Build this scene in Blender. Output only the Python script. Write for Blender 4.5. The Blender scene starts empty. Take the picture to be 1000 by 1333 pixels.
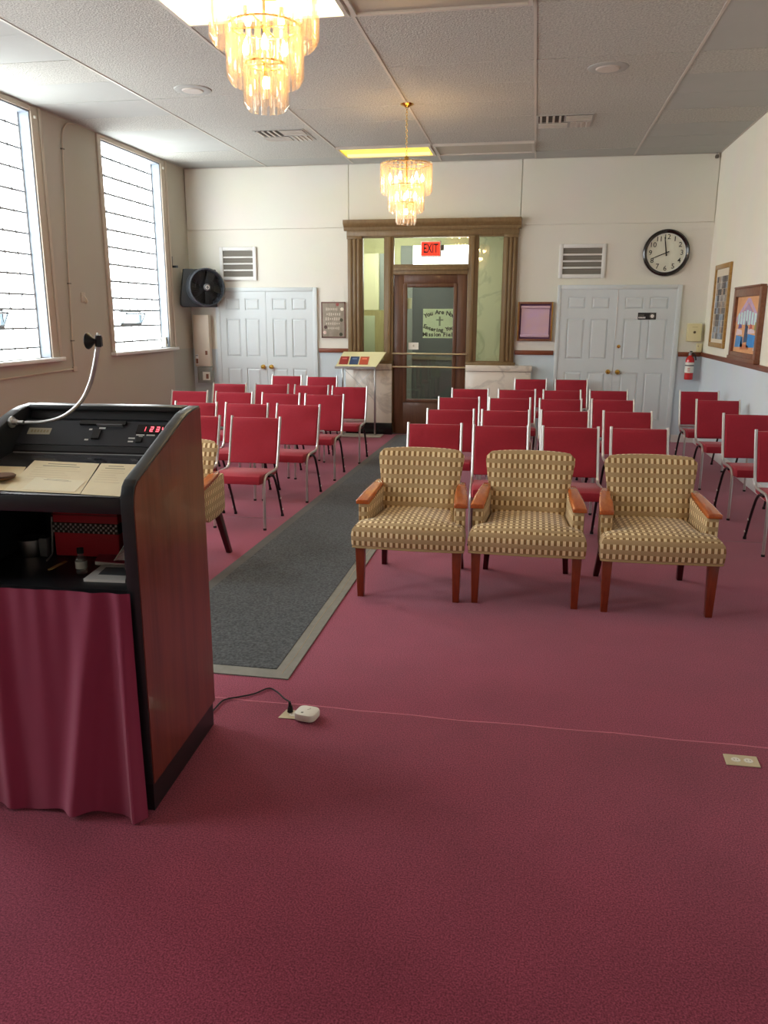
import bpy, bmesh, math, random
from mathutils import Vector, Matrix
random.seed(7)
sc = bpy.context.scene
COL = sc.collection
PI = math.pi
def R(d): return math.radians(d)

# ------------------------------------------------------------------ camera
F_PX, YAW, PITCH, ROLL, CAM_H = 1045.66, 0.1807, 0.2402, 0.0034, 1.66625
_f = Vector((-math.sin(YAW)*math.cos(PITCH), math.cos(YAW)*math.cos(PITCH), -math.sin(PITCH)))
_r = _f.cross(Vector((0, 0, 1))).normalized(); _u = _r.cross(_f)
CR = _r*math.cos(ROLL) + _u*math.sin(ROLL); CU = -_r*math.sin(ROLL) + _u*math.cos(ROLL)
CAM = Vector((0, 0, CAM_H))
cam = bpy.data.cameras.new('camera'); camo = bpy.data.objects.new('camera', cam); COL.objects.link(camo)
cam.sensor_fit = 'HORIZONTAL'; cam.sensor_width = 36.0; cam.lens = F_PX/1000*36.0
cam.clip_start = .02; cam.clip_end = 200
camo.matrix_world = Matrix(((CR.x, CU.x, -_f.x, CAM.x), (CR.y, CU.y, -_f.y, CAM.y), (CR.z, CU.z, -_f.z, CAM.z), (0, 0, 0, 1)))
sc.camera = camo
def px(x, y, ax, v):
    """photo pixel -> point on the plane where coordinate ax equals v (a wall, the floor, a table top)"""
    d = _f*F_PX + CR*(x-500) - CU*(y-666.5)
    return CAM + d*((v-CAM[ax])/d[ax])

# ------------------------------------------------------------------ sky and exposure
w = bpy.data.worlds.new('sky'); sc.world = w; w.use_nodes = True
bg = w.node_tree.nodes['Background']; bg.inputs[0].default_value = (.86, .95, 1, 1); bg.inputs[1].default_value = 4.0
sc.view_settings.view_transform = 'Standard'; sc.view_settings.look = 'None'
sc.view_settings.exposure = 0.72; sc.view_settings.gamma = 1.0; sc.view_settings.use_curve_mapping = False
sc.cycles.transparent_max_bounces = 40
sc.cycles.max_bounces = 10; sc.cycles.diffuse_bounces = 6
WINDOW_STRENGTH = 6.0

# ------------------------------------------------------------------ room dimensions (metres)
D, H, XL, XR, YF = 11.407, 3.658, -4.961, 2.187, -2.6      # back wall, ceiling, left wall, right wall, front wall
RAIL = 1.206                                                # chair rail top
WINS = [(9.09, 10.62), (6.25, 7.78), (3.41, 4.94), (.57, 2.10)]
WZ0, WZ1 = 1.225, 3.60

# ------------------------------------------------------------------ materials
MATS = {}
def lin(c): return tuple(((v/255)/12.92 if v/255 <= .04045 else ((v/255+.055)/1.055)**2.4) for v in c)
def mat(name, col, rough=.6, metal=0., spec=.5, var=None, bump=None, emit=None, coat=0., sheen=0., stretch=None, col2=None):
    """var=(scale, amount) tone variation; col2 = second colour mixed by that noise; bump=(scale,strength); emit=(colour,strength)"""
    if name in MATS: return MATS[name]
    m = bpy.data.materials.new(name); m.use_nodes = True; nt = m.node_tree; b = nt.nodes['Principled BSDF']
    c = lin(col)
    b.inputs['Base Color'].default_value = (*c, 1); b.inputs['Roughness'].default_value = rough
    b.inputs['Metallic'].default_value = metal; b.inputs['Specular IOR Level'].default_value = spec
    b.inputs['Coat Weight'].default_value = coat; b.inputs['Sheen Weight'].default_value = sheen
    tc = nt.nodes.new('ShaderNodeTexCoord'); vec = tc.outputs['Object']
    if stretch:
        mp = nt.nodes.new('ShaderNodeMapping'); mp.inputs['Scale'].default_value = stretch; nt.links.new(vec, mp.inputs[0]); vec = mp.outputs[0]
    if var:
        n = nt.nodes.new('ShaderNodeTexNoise'); n.inputs['Scale'].default_value = var[0]; n.inputs['Detail'].default_value = 6; n.inputs['Roughness'].default_value = .65
        nt.links.new(vec, n.inputs['Vector'])
        rp = nt.nodes.new('ShaderNodeValToRGB'); rp.color_ramp.elements[0].position = .3; rp.color_ramp.elements[1].position = .7
        a = var[1]; c2 = lin(col2) if col2 else tuple(min(1, v*(1+a)) for v in c); c1 = c if col2 else tuple(v*(1-a) for v in c)
        rp.color_ramp.elements[0].color = (*c1, 1); rp.color_ramp.elements[1].color = (*c2, 1)
        nt.links.new(n.outputs[0], rp.inputs[0]); nt.links.new(rp.outputs[0], b.inputs['Base Color'])
    if bump:
        n2 = nt.nodes.new('ShaderNodeTexNoise'); n2.inputs['Scale'].default_value = bump[0]; n2.inputs['Detail'].default_value = 4
        nt.links.new(vec, n2.inputs['Vector'])
        bp = nt.nodes.new('ShaderNodeBump'); bp.inputs['Strength'].default_value = bump[1]; bp.inputs['Distance'].default_value = .01
        nt.links.new(n2.outputs[0], bp.inputs['Height']); nt.links.new(bp.outputs[0], b.inputs['Normal'])
    if emit:
        b.inputs['Emission Color'].default_value = (*emit[0], 1); b.inputs['Emission Strength'].default_value = emit[1]
    MATS[name] = m; return m

def wall_mat(name, up, low, zsplit, ysplit=None):
    """painted wall: one paint above the rail, another below it"""
    m = mat(name, up, .75, bump=(60, .12)); nt = m.node_tree; b = nt.nodes['Principled BSDF']
    g = nt.nodes.new('ShaderNodeNewGeometry'); s = nt.nodes.new('ShaderNodeSeparateXYZ'); nt.links.new(g.outputs['Position'], s.inputs[0])
    lt = nt.nodes.new('ShaderNodeMath'); lt.operation = 'LESS_THAN'; lt.inputs[1].default_value = zsplit; nt.links.new(s.outputs[2], lt.inputs[0]); out = lt.outputs[0]
    if ysplit:
        gt = nt.nodes.new('ShaderNodeMath'); gt.operation = 'GREATER_THAN'; gt.inputs[1].default_value = ysplit; nt.links.new(s.outputs[1], gt.inputs[0])
        mu = nt.nodes.new('ShaderNodeMath'); mu.operation = 'MULTIPLY'; nt.links.new(out, mu.inputs[0]); nt.links.new(gt.outputs[0], mu.inputs[1]); out = mu.outputs[0]
    n = nt.nodes.new('ShaderNodeTexNoise'); n.inputs['Scale'].default_value = 1.6; n.inputs['Detail'].default_value = 5
    nt.links.new(g.outputs['Position'], n.inputs['Vector'])
    mx = nt.nodes.new('ShaderNodeMix'); mx.data_type = 'RGBA'; mx.inputs[6].default_value = (*lin(up), 1); mx.inputs[7].default_value = (*lin(low), 1)
    nt.links.new(out, mx.inputs[0])
    hs = nt.nodes.new('ShaderNodeMix'); hs.data_type = 'RGBA'; hs.blend_type = 'MULTIPLY'; hs.inputs[0].default_value = .12
    nt.links.new(mx.outputs[2], hs.inputs[6]); nt.links.new(n.outputs[1], hs.inputs[7])
    sat = nt.nodes.new('ShaderNodeHueSaturation'); sat.inputs['Saturation'].default_value = .95; nt.links.new(hs.outputs[2], sat.inputs['Color'])
    nt.links.new(sat.outputs[0], b.inputs['Base Color']); return m

def carpet_mat(name, col, speck, amount, scale=420, soft=1.3):
    m = mat(name, col, .95, spec=.1, sheen=.25); nt = m.node_tree; b = nt.nodes['Principled BSDF']
    g = nt.nodes.new('ShaderNodeNewGeometry')
    n1 = nt.nodes.new('ShaderNodeTexNoise'); n1.inputs['Scale'].default_value = scale; n1.inputs['Detail'].default_value = 3
    n2 = nt.nodes.new('ShaderNodeTexNoise'); n2.inputs['Scale'].default_value = soft; n2.inputs['Detail'].default_value = 6; n2.inputs['Roughness'].default_value = .7
    for n in (n1, n2): nt.links.new(g.outputs['Position'], n.inputs['Vector'])
    r1 = nt.nodes.new('ShaderNodeValToRGB'); r1.color_ramp.elements[0].position = .35; r1.color_ramp.elements[1].position = .68
    c = lin(col); s = lin(speck)
    r1.color_ramp.elements[0].color = (*c, 1); r1.color_ramp.elements[1].color = (*s, 1); nt.links.new(n1.outputs[0], r1.inputs[0])
    mx = nt.nodes.new('ShaderNodeMix'); mx.data_type = 'RGBA'; mx.blend_type = 'MULTIPLY'; mx.inputs[0].default_value = 1
    r2 = nt.nodes.new('ShaderNodeValToRGB'); r2.color_ramp.elements[0].position = .3; r2.color_ramp.elements[1].position = .7
    r2.color_ramp.elements[0].color = (1-amount, 1-amount, 1-amount, 1); r2.color_ramp.elements[1].color = (1, 1, 1, 1)
    nt.links.new(n2.outputs[0], r2.inputs[0]); nt.links.new(r1.outputs[0], mx.inputs[6]); nt.links.new(r2.outputs[0], mx.inputs[7]); nt.links.new(mx.outputs[2], b.inputs['Base Color'])
    bp = nt.nodes.new('ShaderNodeBump'); bp.inputs['Strength'].default_value = .15; bp.inputs['Distance'].default_value = .003
    nt.links.new(n1.outputs[0], bp.inputs['Height']); nt.links.new(bp.outputs[0], b.inputs['Normal']); return m

def weave_mat(name):
    """upholstery: plain bands alternating with rows of small light and dark rectangles (uses the UV map in metres)"""
    m = mat(name, (130, 105, 70), .9, spec=.15, sheen=.2); nt = m.node_tree; b = nt.nodes['Principled BSDF']; L = nt.links.new
    uv = nt.nodes.new('ShaderNodeUVMap'); s = nt.nodes.new('ShaderNodeSeparateXYZ'); L(uv.outputs[0], s.inputs[0])
    def M(op, a, v=None):
        n = nt.nodes.new('ShaderNodeMath'); n.operation = op
        L(a, n.inputs[0])
        if v is not None:
            if isinstance(v, (int, float)): n.inputs[1].default_value = v
            else: L(v, n.inputs[1])
        return n.outputs[0]
    fv = M('FRACT', M('DIVIDE', s.outputs[1], .056)); fu = M('FRACT', M('DIVIDE', s.outputs[0], .034))
    row = M('LESS_THAN', fv, .52); cell = M('LESS_THAN', fu, .5)
    n = nt.nodes.new('ShaderNodeTexNoise'); n.inputs['Scale'].default_value = 500; L(uv.outputs[0], n.inputs['Vector'])
    a = nt.nodes.new('ShaderNodeMix'); a.data_type = 'RGBA'; a.inputs[6].default_value = (*lin((142, 108, 68)), 1); a.inputs[7].default_value = (*lin((240, 218, 172)), 1); L(cell, a.inputs[0])
    c = nt.nodes.new('ShaderNodeMix'); c.data_type = 'RGBA'; c.inputs[6].default_value = (*lin((182, 154, 114)), 1); L(row, c.inputs[0]); L(a.outputs[2], c.inputs[7])
    d = nt.nodes.new('ShaderNodeMix'); d.data_type = 'RGBA'; d.blend_type = 'OVERLAY'; d.inputs[0].default_value = .12; L(c.outputs[2], d.inputs[6]); L(n.outputs[0], d.inputs[7])
    L(d.outputs[2], b.inputs['Base Color']); 
    bp = nt.nodes.new('ShaderNodeBump'); bp.inputs['Strength'].default_value = .25; bp.inputs['Distance'].default_value = .002; L(n.outputs[0], bp.inputs['Height']); L(bp.outputs[0], b.inputs['Normal'])
    return m

def marble_mat(name, col, vein):
    m = mat(name, col, .25, coat=.2); nt = m.node_tree; b = nt.nodes['Principled BSDF']; L = nt.links.new
    g = nt.nodes.new('ShaderNodeNewGeometry')
    wv = nt.nodes.new('ShaderNodeTexNoise'); wv.inputs['Scale'].default_value = 1.4; wv.inputs['Detail'].default_value = 6; wv.inputs['Distortion'].default_value = 1.2; L(g.outputs['Position'], wv.inputs['Vector'])
    r = nt.nodes.new('ShaderNodeValToRGB'); e = r.color_ramp.elements; e[0].position = .46; e[1].position = .54; e[0].color = (*lin(col), 1); e[1].color = (*lin(col), 1)
    k = e.new(.5); k.color = (*lin(vein), 1); L(wv.outputs[0], r.inputs[0]); L(r.outputs[0], b.inputs['Base Color']); return m

def glass_mat(name, tint=(1, 1, 1), refl=.12, body=None, bodyfac=.0, rough=.02):
    """window-like glass: lets light straight through, with a mirror reflection and an optional cloudy body"""
    m = bpy.data.materials.new(name); m.use_nodes = True; nt = m.node_tree; nt.nodes.clear(); L = nt.links.new
    o = nt.nodes.new('ShaderNodeOutputMaterial'); t = nt.nodes.new('ShaderNodeBsdfTransparent'); t.inputs[0].default_value = (*tint, 1)
    g = nt.nodes.new('ShaderNodeBsdfGlossy'); g.inputs['Roughness'].default_value = rough
    lw = nt.nodes.new('ShaderNodeLayerWeight'); lw.inputs[0].default_value = .5
    pw = nt.nodes.new('ShaderNodeMath'); pw.operation = 'POWER'; pw.inputs[1].default_value = 4; L(lw.outputs['Facing'], pw.inputs[0])
    ma = nt.nodes.new('ShaderNodeMath'); ma.operation = 'MULTIPLY_ADD'; ma.inputs[1].default_value = .8; ma.inputs[2].default_value = refl*.22; L(pw.outputs[0], ma.inputs[0])
    mx = nt.nodes.new('ShaderNodeMixShader'); sh = t.outputs[0]
    if body:
        tr = nt.nodes.new('ShaderNodeBsdfTranslucent'); tr.inputs[0].default_value = (*body, 1)
        df = nt.nodes.new('ShaderNodeBsdfDiffuse'); df.inputs[0].default_value = (*body, 1)
        m3 = nt.nodes.new('ShaderNodeMixShader'); m3.inputs[0].default_value = .35; L(tr.outputs[0], m3.inputs[1]); L(df.outputs[0], m3.inputs[2])
        m2 = nt.nodes.new('ShaderNodeMixShader'); m2.inputs[0].default_value = bodyfac; L(sh, m2.inputs[1]); L(m3.outputs[0], m2.inputs[2]); sh = m2.outputs[0]
    L(ma.outputs[0], mx.inputs[0]); L(sh, mx.inputs[1]); L(g.outputs[0], mx.inputs[2]); L(mx.outputs[0], o.inputs[0]); MATS[name] = m; return m

def glow_mat(name, col, strength, wavy=None, base=(.8, .8, .8)):
    m = bpy.data.materials.new(name); m.use_nodes = True; nt = m.node_tree; b = nt.nodes['Principled BSDF']; L = nt.links.new
    b.inputs['Base Color'].default_value = (*base, 1); b.inputs['Roughness'].default_value = .25
    b.inputs['Emission Color'].default_value = (*col, 1); b.inputs['Emission Strength'].default_value = strength
    if wavy:
        n = nt.nodes.new('ShaderNodeTexNoise'); n.inputs['Scale'].default_value = wavy; n.inputs['Detail'].default_value = 3
        tc = nt.nodes.new('ShaderNodeTexCoord'); L(tc.outputs['Object'], n.inputs['Vector'])
        bp = nt.nodes.new('ShaderNodeBump'); bp.inputs['Strength'].default_value = .3; L(n.outputs[0], bp.inputs['Height']); L(bp.outputs[0], b.inputs['Normal'])
    MATS[name] = m; return m

def wood_mat(name, c1, c2, rough=.35, stretch=(12, 12, 1), coat=.2): return mat(name, c1, rough, var=(3.2, .2), col2=c2, stretch=stretch, coat=coat, bump=(8, .05))

M_ceil = mat('ceiling_tile', (183, 183, 175), .9, var=(55, .30), bump=(70, 1.0))
M_ceil_plain = mat('ceiling_tile_plain', (174, 176, 171), .9, var=(3, .02), bump=(40, .1))
M_tbar = mat('ceiling_grid', (196, 190, 180), .5)
M_wback = wall_mat('back_wall_paint', (232, 230, 217), (208, 222, 228), RAIL-.03)
M_wright = wall_mat('right_wall_paint', (243, 238, 219), (214, 226, 232), RAIL-.03)
M_wleft = wall_mat('left_wall_paint', (190, 184, 169), (176, 178, 168), 1.19, 10.72)
M_white = mat('white_paint', (226, 226, 222), .45)
M_jamb = mat('window_white_paint', (138, 147, 158), .5)  # white linings darkened to grey-blue so the pane glow doesn't burn them out
M_casing = mat('window_casing_paint', (194, 181, 164), .55)
M_door = mat('pale_door_paint', (212, 220, 221), .5)
M_carpet = carpet_mat('burgundy_carpet', (122, 32, 60), (182, 76, 104), .22, 190)
M_carpet_f = carpet_mat('burgundy_carpet_worn', (116, 32, 56), (178, 74, 100), .28, 190)
M_mat = carpet_mat('charcoal_runner', (14, 17, 21), (84, 88, 90), .25, 75)
M_edge = mat('runner_edging', (126, 124, 116), .6, var=(14, .12))
M_edge_d = mat('runner_edging_dark', (84, 82, 78), .6, var=(14, .12))
M_red = mat('red_upholstery', (156, 33, 50), .8, spec=.25, sheen=.2, var=(60, .06), bump=(600, .15))
M_chrome = mat('silver_tube', (205, 204, 202), .32, metal=.85)
M_black = mat('black_plastic', (22, 22, 24), .4)
M_rubber = mat('black_rubber', (16, 15, 15), .7)
M_weave = weave_mat('checked_upholstery')
M_cherry = wood_mat('cherry_wood', (140, 58, 26), (112, 40, 18), .3, (14, 14, 2))
M_cherry_d = wood_mat('dark_cherry_wood', (74, 26, 18), (52, 18, 14), .35, (14, 14, 2))
M_arm = wood_mat('honey_wood', (190, 98, 42), (160, 74, 30), .22, (16, 3, 16), .5)
M_bronze = wood_mat('bronze_painted_wood', (132, 108, 72), (116, 92, 58), .45, (10, 10, 1), .1)
M_walnut = wood_mat('walnut_door_wood', (104, 68, 45), (84, 51, 32), .4, (12, 12, 1), .1)
M_rail = wood_mat('rail_wood', (136, 74, 46), (112, 56, 34), .4, (2, 2, 20), .1)
M_gold = mat('polished_brass', (212, 170, 84), .22, metal=1)
M_marble = marble_mat('cream_marble', (224, 216, 202), (200, 192, 180))
M_baseblk = mat('black_marble', (22, 24, 26), .2)
M_gmarble = marble_mat('green_marble', (212, 210, 186), (190, 190, 168))
M_glass = glass_mat('clear_glass', (.93, .97, .93), .25)
M_lam = wood_mat('mahogany_laminate', (128, 60, 42), (94, 40, 30), .32, (4.5, 4.5, .4), .3)
M_lblack = mat('black_laminate', (25, 26, 30), .42, bump=(300, .05))
M_ledge = mat('grey_edge_banding', (34, 37, 41), .33)
M_paper = mat('aged_paper', (244, 232, 198), .8, var=(6, .05))
M_paper2 = mat('white_paper', (232, 232, 228), .8)
M_ink = mat('grey_ink', (160, 150, 122), .8)
M_inkd = mat('dark_ink', (38, 38, 34), .8)
M_cloth = mat('burgundy_drape', (146, 42, 78), .85, sheen=.3, bump=(500, .1))
M_cream = mat('cream_plastic', (226, 216, 168), .45)
M_wplas = mat('white_plastic', (232, 228, 216), .4)
M_wbox = mat('aged_white_plastic', (216, 204, 186), .5)
M_steel = mat('brushed_steel', (170, 170, 168), .3, metal=1)
M_exting = mat('gloss_red_paint', (200, 20, 26), .25, coat=.4)
M_lilac = mat('lilac_paper', (204, 172, 206), .8, var=(4, .12), col2=(214, 180, 176))
M_purple = mat('purple_backing', (92, 56, 92), .8)
M_goldframe = wood_mat('gilt_frame', (188, 146, 78), (150, 108, 50), .35, (10, 10, 10))
M_frame = wood_mat('brown_frame_wood', (140, 88, 60), (112, 66, 44), .4, (10, 10, 10))
M_grille = mat('grille_dark', (120, 116, 106), .8)
M_slot = mat('vent_slot', (64, 58, 52), .8)
M_fan = mat('grey_fan_plastic', (66, 70, 76), .35)
M_fand = mat('dark_fan_plastic', (26, 28, 32), .35)
M_pane = glow_mat('daylit_obscure_glass', (.93, .985, 1.0), WINDOW_STRENGTH, 60)
M_came = mat('lead_came', (142, 148, 150), .5)
M_sash = mat('sash_grey', (176, 182, 184), .5)
M_lensoff = mat('unlit_diffuser', (176, 170, 156), .4, bump=(200, .3))
M_crystal = glass_mat('amber_crystal', (1, .98, .95), .42, (1, .78, .55), .12, .04)
M_bulb = glow_mat('lit_bulb', (1, .62, .26), 66)
M_card = mat('pale_card', (196, 208, 164), .7)

# ------------------------------------------------------------------ mesh helpers
class MB:
    def __init__(s): s.v = []; s.f = []
    def add(s, vs, fs):
        o = len(s.v); s.v += [tuple(v) for v in vs]; s.f += [tuple(i+o for i in f) for f in fs]; return s
    def box(s, x0, x1, y0, y1, z0, z1):
        return s.add([(x0,y0,z0),(x1,y0,z0),(x1,y1,z0),(x0,y1,z0),(x0,y0,z1),(x1,y0,z1),(x1,y1,z1),(x0,y1,z1)],
                     [(0,3,2,1),(4,5,6,7),(0,1,5,4),(1,2,6,5),(2,3,7,6),(3,0,4,7)])
    def loft(s, rings, cap=True):
        n = len(rings[0]); vs = [p for r in rings for p in r]; fs = []
        for i in range(len(rings)-1):
            for j in range(n): fs.append((i*n+j, i*n+(j+1) % n, (i+1)*n+(j+1) % n, (i+1)*n+j))
        if cap: fs += [tuple(range(n))[::-1], tuple((len(rings)-1)*n+j for j in range(n))]
        return s.add(vs, fs)
    def prism(s, poly, ax, a, b):
        """poly: 2-D points in the other two axes (in axis order)"""
        def P(p, t):
            l = list(p); l.insert(ax, t); return tuple(l)
        return s.loft([[P(p, a) for p in poly], [P(p, b) for p in poly]])
    def cyl(s, p0, p1, r0, r1=None, n=12):
        return s.tube([p0, p1], [r0, r0 if r1 is None else r1], n)
    def tube(s, path, r, n=10):
        path = [Vector(p) for p in path]; rs = r if isinstance(r, (list, tuple)) else [r]*len(path)
        rings = []; up = None
        for i, p in enumerate(path):
            t = ((path[min(i+1, len(path)-1)]-path[max(i-1, 0)])).normalized()
            if up is None:
                up = Vector((1, 0, 0)) if abs(t.x) < .9 else Vector((0, 1, 0))
            a = (up - t*up.dot(t)).normalized(); up = a; b = t.cross(a)
            rings.append([p + (a*math.cos(2*PI*k/n) + b*math.sin(2*PI*k/n))*rs[i] for k in range(n)])
        return s.loft(rings)
    def lathe(s, prof, n=24, o=(0, 0, 0), axis='z'):
        rings = []
        for r, h in prof:
            ring = []
            for k in range(n):
                a = 2*PI*k/n; c, d = r*math.cos(a), r*math.sin(a)
                q = {'z': (c, d, h), 'y': (c, h, -d), 'x': (h, c, d)}[axis]
                ring.append((q[0]+o[0], q[1]+o[1], q[2]+o[2]))
            rings.append(ring)
        if prof[0][0] > .0015 and prof[-1][0] > .0015: return s.loft(rings+[rings[0]], cap=False)
        return s.loft(rings)
    def build(s, name, m, parent=None, loc=(0, 0, 0), rot=(0, 0, 0), bevel=0, seg=2, smooth=True, sub=0, uv=False, kind=None):
        me = bpy.data.meshes.new(name); me.from_pydata(s.v, [], s.f); me.update()
        bm = bmesh.new(); bm.from_mesh(me); bmesh.ops.remove_doubles(bm, verts=bm.verts, dist=1e-6); bmesh.ops.recalc_face_normals(bm, faces=bm.faces)
        if bevel: bmesh.ops.bevel(bm, geom=list(bm.edges), offset=bevel, segments=seg, affect='EDGES', profile=.5, clamp_overlap=True)
        if uv:
            lay = bm.loops.layers.uv.new('UVMap')
            for f in bm.faces:
                nx, ny, nz = (abs(c) for c in f.normal)
                for l in f.loops:
                    c = l.vert.co
                    l[lay].uv = (c.x, c.y) if nz > max(nx, ny) else ((c.y, c.z) if nx > ny else (c.x, c.z))
        bm.to_mesh(me); bm.free()
        if smooth:
            me.polygons.foreach_set('use_smooth', [True]*len(me.polygons)); me.set_sharp_from_angle(angle=R(38))
        me.materials.append(m)
        o = bpy.data.objects.new(name, me); COL.objects.link(o); o.location = loc; o.rotation_euler = rot
        if parent: o.parent = parent
        if sub:
            md = o.modifiers.new('Subdivision', 'SUBSURF'); md.levels = sub; md.render_levels = sub
        if kind: o['kind'] = kind
        return o
def tag(o, label, cat, group=None):
    o['label'] = label; o['category'] = cat
    if group: o['group'] = group
    return o
def thing(name, label, cat, loc=(0, 0, 0), rz=0, group=None):
    o = bpy.data.objects.new(name, None); COL.objects.link(o); o.location = loc; o.rotation_euler = (0, 0, rz); o.empty_display_size = .1
    return tag(o, label, cat, group)
def struct(o, label, cat=None):
    o['kind'] = 'structure'; o['label'] = label
    if cat: o['category'] = cat
    return o
def dup(o, parent=None, loc=None, rot=None):
    c = o.copy(); COL.objects.link(c)
    if parent: c.parent = parent
    if loc is not None: c.location = loc
    if rot is not None: c.rotation_euler = rot
    return c
def dup_tree(root, loc, rz, label, group=None):
    r = root.copy(); COL.objects.link(r); r.location = loc; r.rotation_euler = (0, 0, rz); r['label'] = label
    if group: r['group'] = group
    for ch in list(root.children):
        c = dup(ch, r)
        for g in list(ch.children): dup(g, c)
    return r
def box(name, m, b, parent=None, **k): return MB().box(*b).build(name, m, parent, **k)
def text_mesh(body, size, font_extrude=.0008, bold=0):
    cu = bpy.data.curves.new('lettering', 'FONT'); cu.body = body; cu.size = size; cu.align_x = 'CENTER'; cu.align_y = 'CENTER'; cu.extrude = font_extrude; cu.offset = bold; cu.resolution_u = 3
    ob = bpy.data.objects.new('lettering_tmp', cu); COL.objects.link(ob)
    dg = bpy.context.evaluated_depsgraph_get(); me = bpy.data.meshes.new_from_object(ob.evaluated_get(dg))
    bpy.data.objects.remove(ob); bpy.data.curves.remove(cu); return me
def text(name, body, size, m, parent, loc, rot=(PI/2, 0, 0), bold=0):
    me = text_mesh(body, size, bold=bold); me.materials.clear(); me.materials.append(m)
    o = bpy.data.objects.new(name, me); COL.objects.link(o); o.location = loc; o.rotation_euler = rot
    if parent: o.parent = parent
    return o
def bezier(pts, n=8):
    """smooth curve through the points (Catmull-Rom)"""
    P = [Vector(p) for p in pts]; out = []
    for i in range(len(P)-1):
        a, b, c, d = P[max(i-1, 0)], P[i], P[i+1], P[min(i+2, len(P)-1)]
        for k in range(n):
            t = k/n; out.append(.5*((2*b)+(c-a)*t+(2*a-5*b+4*c-d)*t*t+(3*b-a-3*c+d)*t**3))
    return out+[P[-1]]

# ================================================================== THE SETTING
# ---- floor: two widths of carpet meeting at a seam
SEAM1, SEAM2 = 3.11, 6.28
fl = struct(box('floor', M_carpet, (XL-.1, XR+.1, YF-.1, D+2.3, -.12, -.012)), 'burgundy wall-to-wall carpet floor', 'floor')
box('carpet_width', M_carpet_f, (XL, XR, YF, SEAM1, -.012, .0), fl)
box('carpet_width', M_carpet, (XL, XR, SEAM1+.002, SEAM2, -.012, .0), fl)
box('carpet_width', M_carpet, (XL, XR, SEAM2+.002, D, -.012, .0), fl)
def seam(y, x0, x1, r, m):
    mb = MB(); n = 60; ln = [(x0+(x1-x0)*k/n, y+.004*math.sin(k*1.7)+.003*math.sin(k*.6)) for k in range(n+1)]
    mb.loft([[(a, b-r, -.001), (a, b+r, -.001), (a, b+r*.6, .0012), (a, b-r*.6, .0012)] for a, b in ln]); return mb.build('carpet_seam', m, fl)
seam(SEAM1, XL+.02, XR-.02, .0045, mat('seam_fibre', (206, 118, 136), .9))
seam(SEAM2, XL+.02, XR-.02, .003, mat('seam_metal', (146, 120, 122), .5))

# ---- ceiling with its tiles in a metal grid
cl = struct(box('ceiling', M_tbar, (XL-.1, XR+.1, YF-.1, D+.1, H+.004, H+.12)), 'white suspended tile ceiling with thin metal grid', 'ceiling')
GX = [XL, -3.745, -2.515, -1.322, -.097, 1.136, XR]
y0 = 5.955; GY = [y0+.62*k for k in range(-14, 9)]; GY = [YF]+[y for y in GY if y > YF+.1]+[D]
LIGHT_CELLS = {(2, 5.335): 'on', (3, 5.335): 'off', (2, 10.295): 'far', (3, 10.295): 'off'}
VENT_CELLS = {(1, 9.055), (4, 9.055)}
tilecache = {}
for i in range(6):
    for j in range(len(GY)-1):
        a, b = GY[j], GY[j+1]
        key = (i, round(a, 3))
        if any(i == k[0] and abs(a-k[1]) < .01 for k in LIGHT_CELLS): continue
        plain = (i in (0, 5) and (j*7+i) % 3 != 0) or b >= D-.01
        g = .0028; dx = GX[i+1]-GX[i]-2*g; dy = b-a-2*g
        k = (i, round(dy, 3), plain)
        if k not in tilecache:
            t = box('ceiling_tile', M_ceil_plain if plain else M_ceil, (-dx/2, dx/2, -dy/2, dy/2, 0, .012), cl, smooth=False); tilecache[k] = t
        else: t = dup(tilecache[k], cl)
        t.location = ((GX[i]+GX[i+1])/2, (a+b)/2, H-.004+random.uniform(-.0015, .0015))
        t.rotation_euler = (random.uniform(-.0015, .0015), random.uniform(-.001, .001), 0)
for x in GX[1:-1]: box('grid_runner', M_tbar, (x-.011, x+.011, YF, D-.005, H-.009, H-.001), cl)
box('wall_angle', M_tbar, (XL, XR, D-.02, D-.002, H-.008, H-.0005), cl); box('wall_angle', M_tbar, (XL+.002, XL+.02, YF, D, H-.008, H-.0005), cl); box('wall_angle', M_tbar, (XR-.02, XR-.002, YF, D, H-.008, H-.0005), cl)

# ---- walls
EX0, EX1, EZ = -2.60, -.275, 2.75         # entrance opening
wb = struct(MB().box(XL-.15, EX0, D, D+.15, 0, H).box(EX1, XR+.15, D, D+.15, 0, H).box(EX0, EX1, D, D+.15, EZ, H).build('wall_back', M_wback, smooth=False), 'cream back wall with pale blue dado', 'wall')
PX = [XL+.01, -2.585, -.255, XR-.005]
for k in range(3): box('wall_panel', M_wback, (PX[k]+.004, PX[k+1]-.004, D-.024, D-.0005, 2.835 if k != 1 else 2.93, H-.012), wb, bevel=.003, seg=1)
box('panel_joint', M_wback, (XL+.01, -4.6, D-.006, D-.0005, 2.27, 2.276), wb)
box('panel_joint', M_wback, (-3.4, -2.62, D-.004, D-.0005, 2.27, 2.277), wb); box('panel_joint', M_wback, (-.24, .27, D-.004, D-.0005, 2.27, 2.277), wb)
wr = struct(box('wall_right', M_wright, (XR, XR+.15, YF-.15, D+.15, 0, H), smooth=False), 'white right-hand wall with pale blue dado', 'wall')
wf = struct(box('wall_front', mat('front_wall_paint', (228, 220, 206), .8), (XL-.15, XR+.15, YF-.15, YF, 0, H), smooth=False), 'plain cream wall at the front of the room', 'wall')
mb = MB(); XO = XL-.22; ys = [YF-.15]+[v for w_ in WINS[::-1] for v in w_]+[D+.15]
for k in range(0, len(ys), 2): mb.box(XO, XL, ys[k], ys[k+1], 0, H)
for a, b in WINS: mb.box(XO, XL, a, b, 0, WZ0); mb.box(XO, XL, a, b, WZ1, H)
wl = struct(mb.build('wall_left', M_wleft, smooth=False), 'beige window wall on the left', 'wall')

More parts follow.
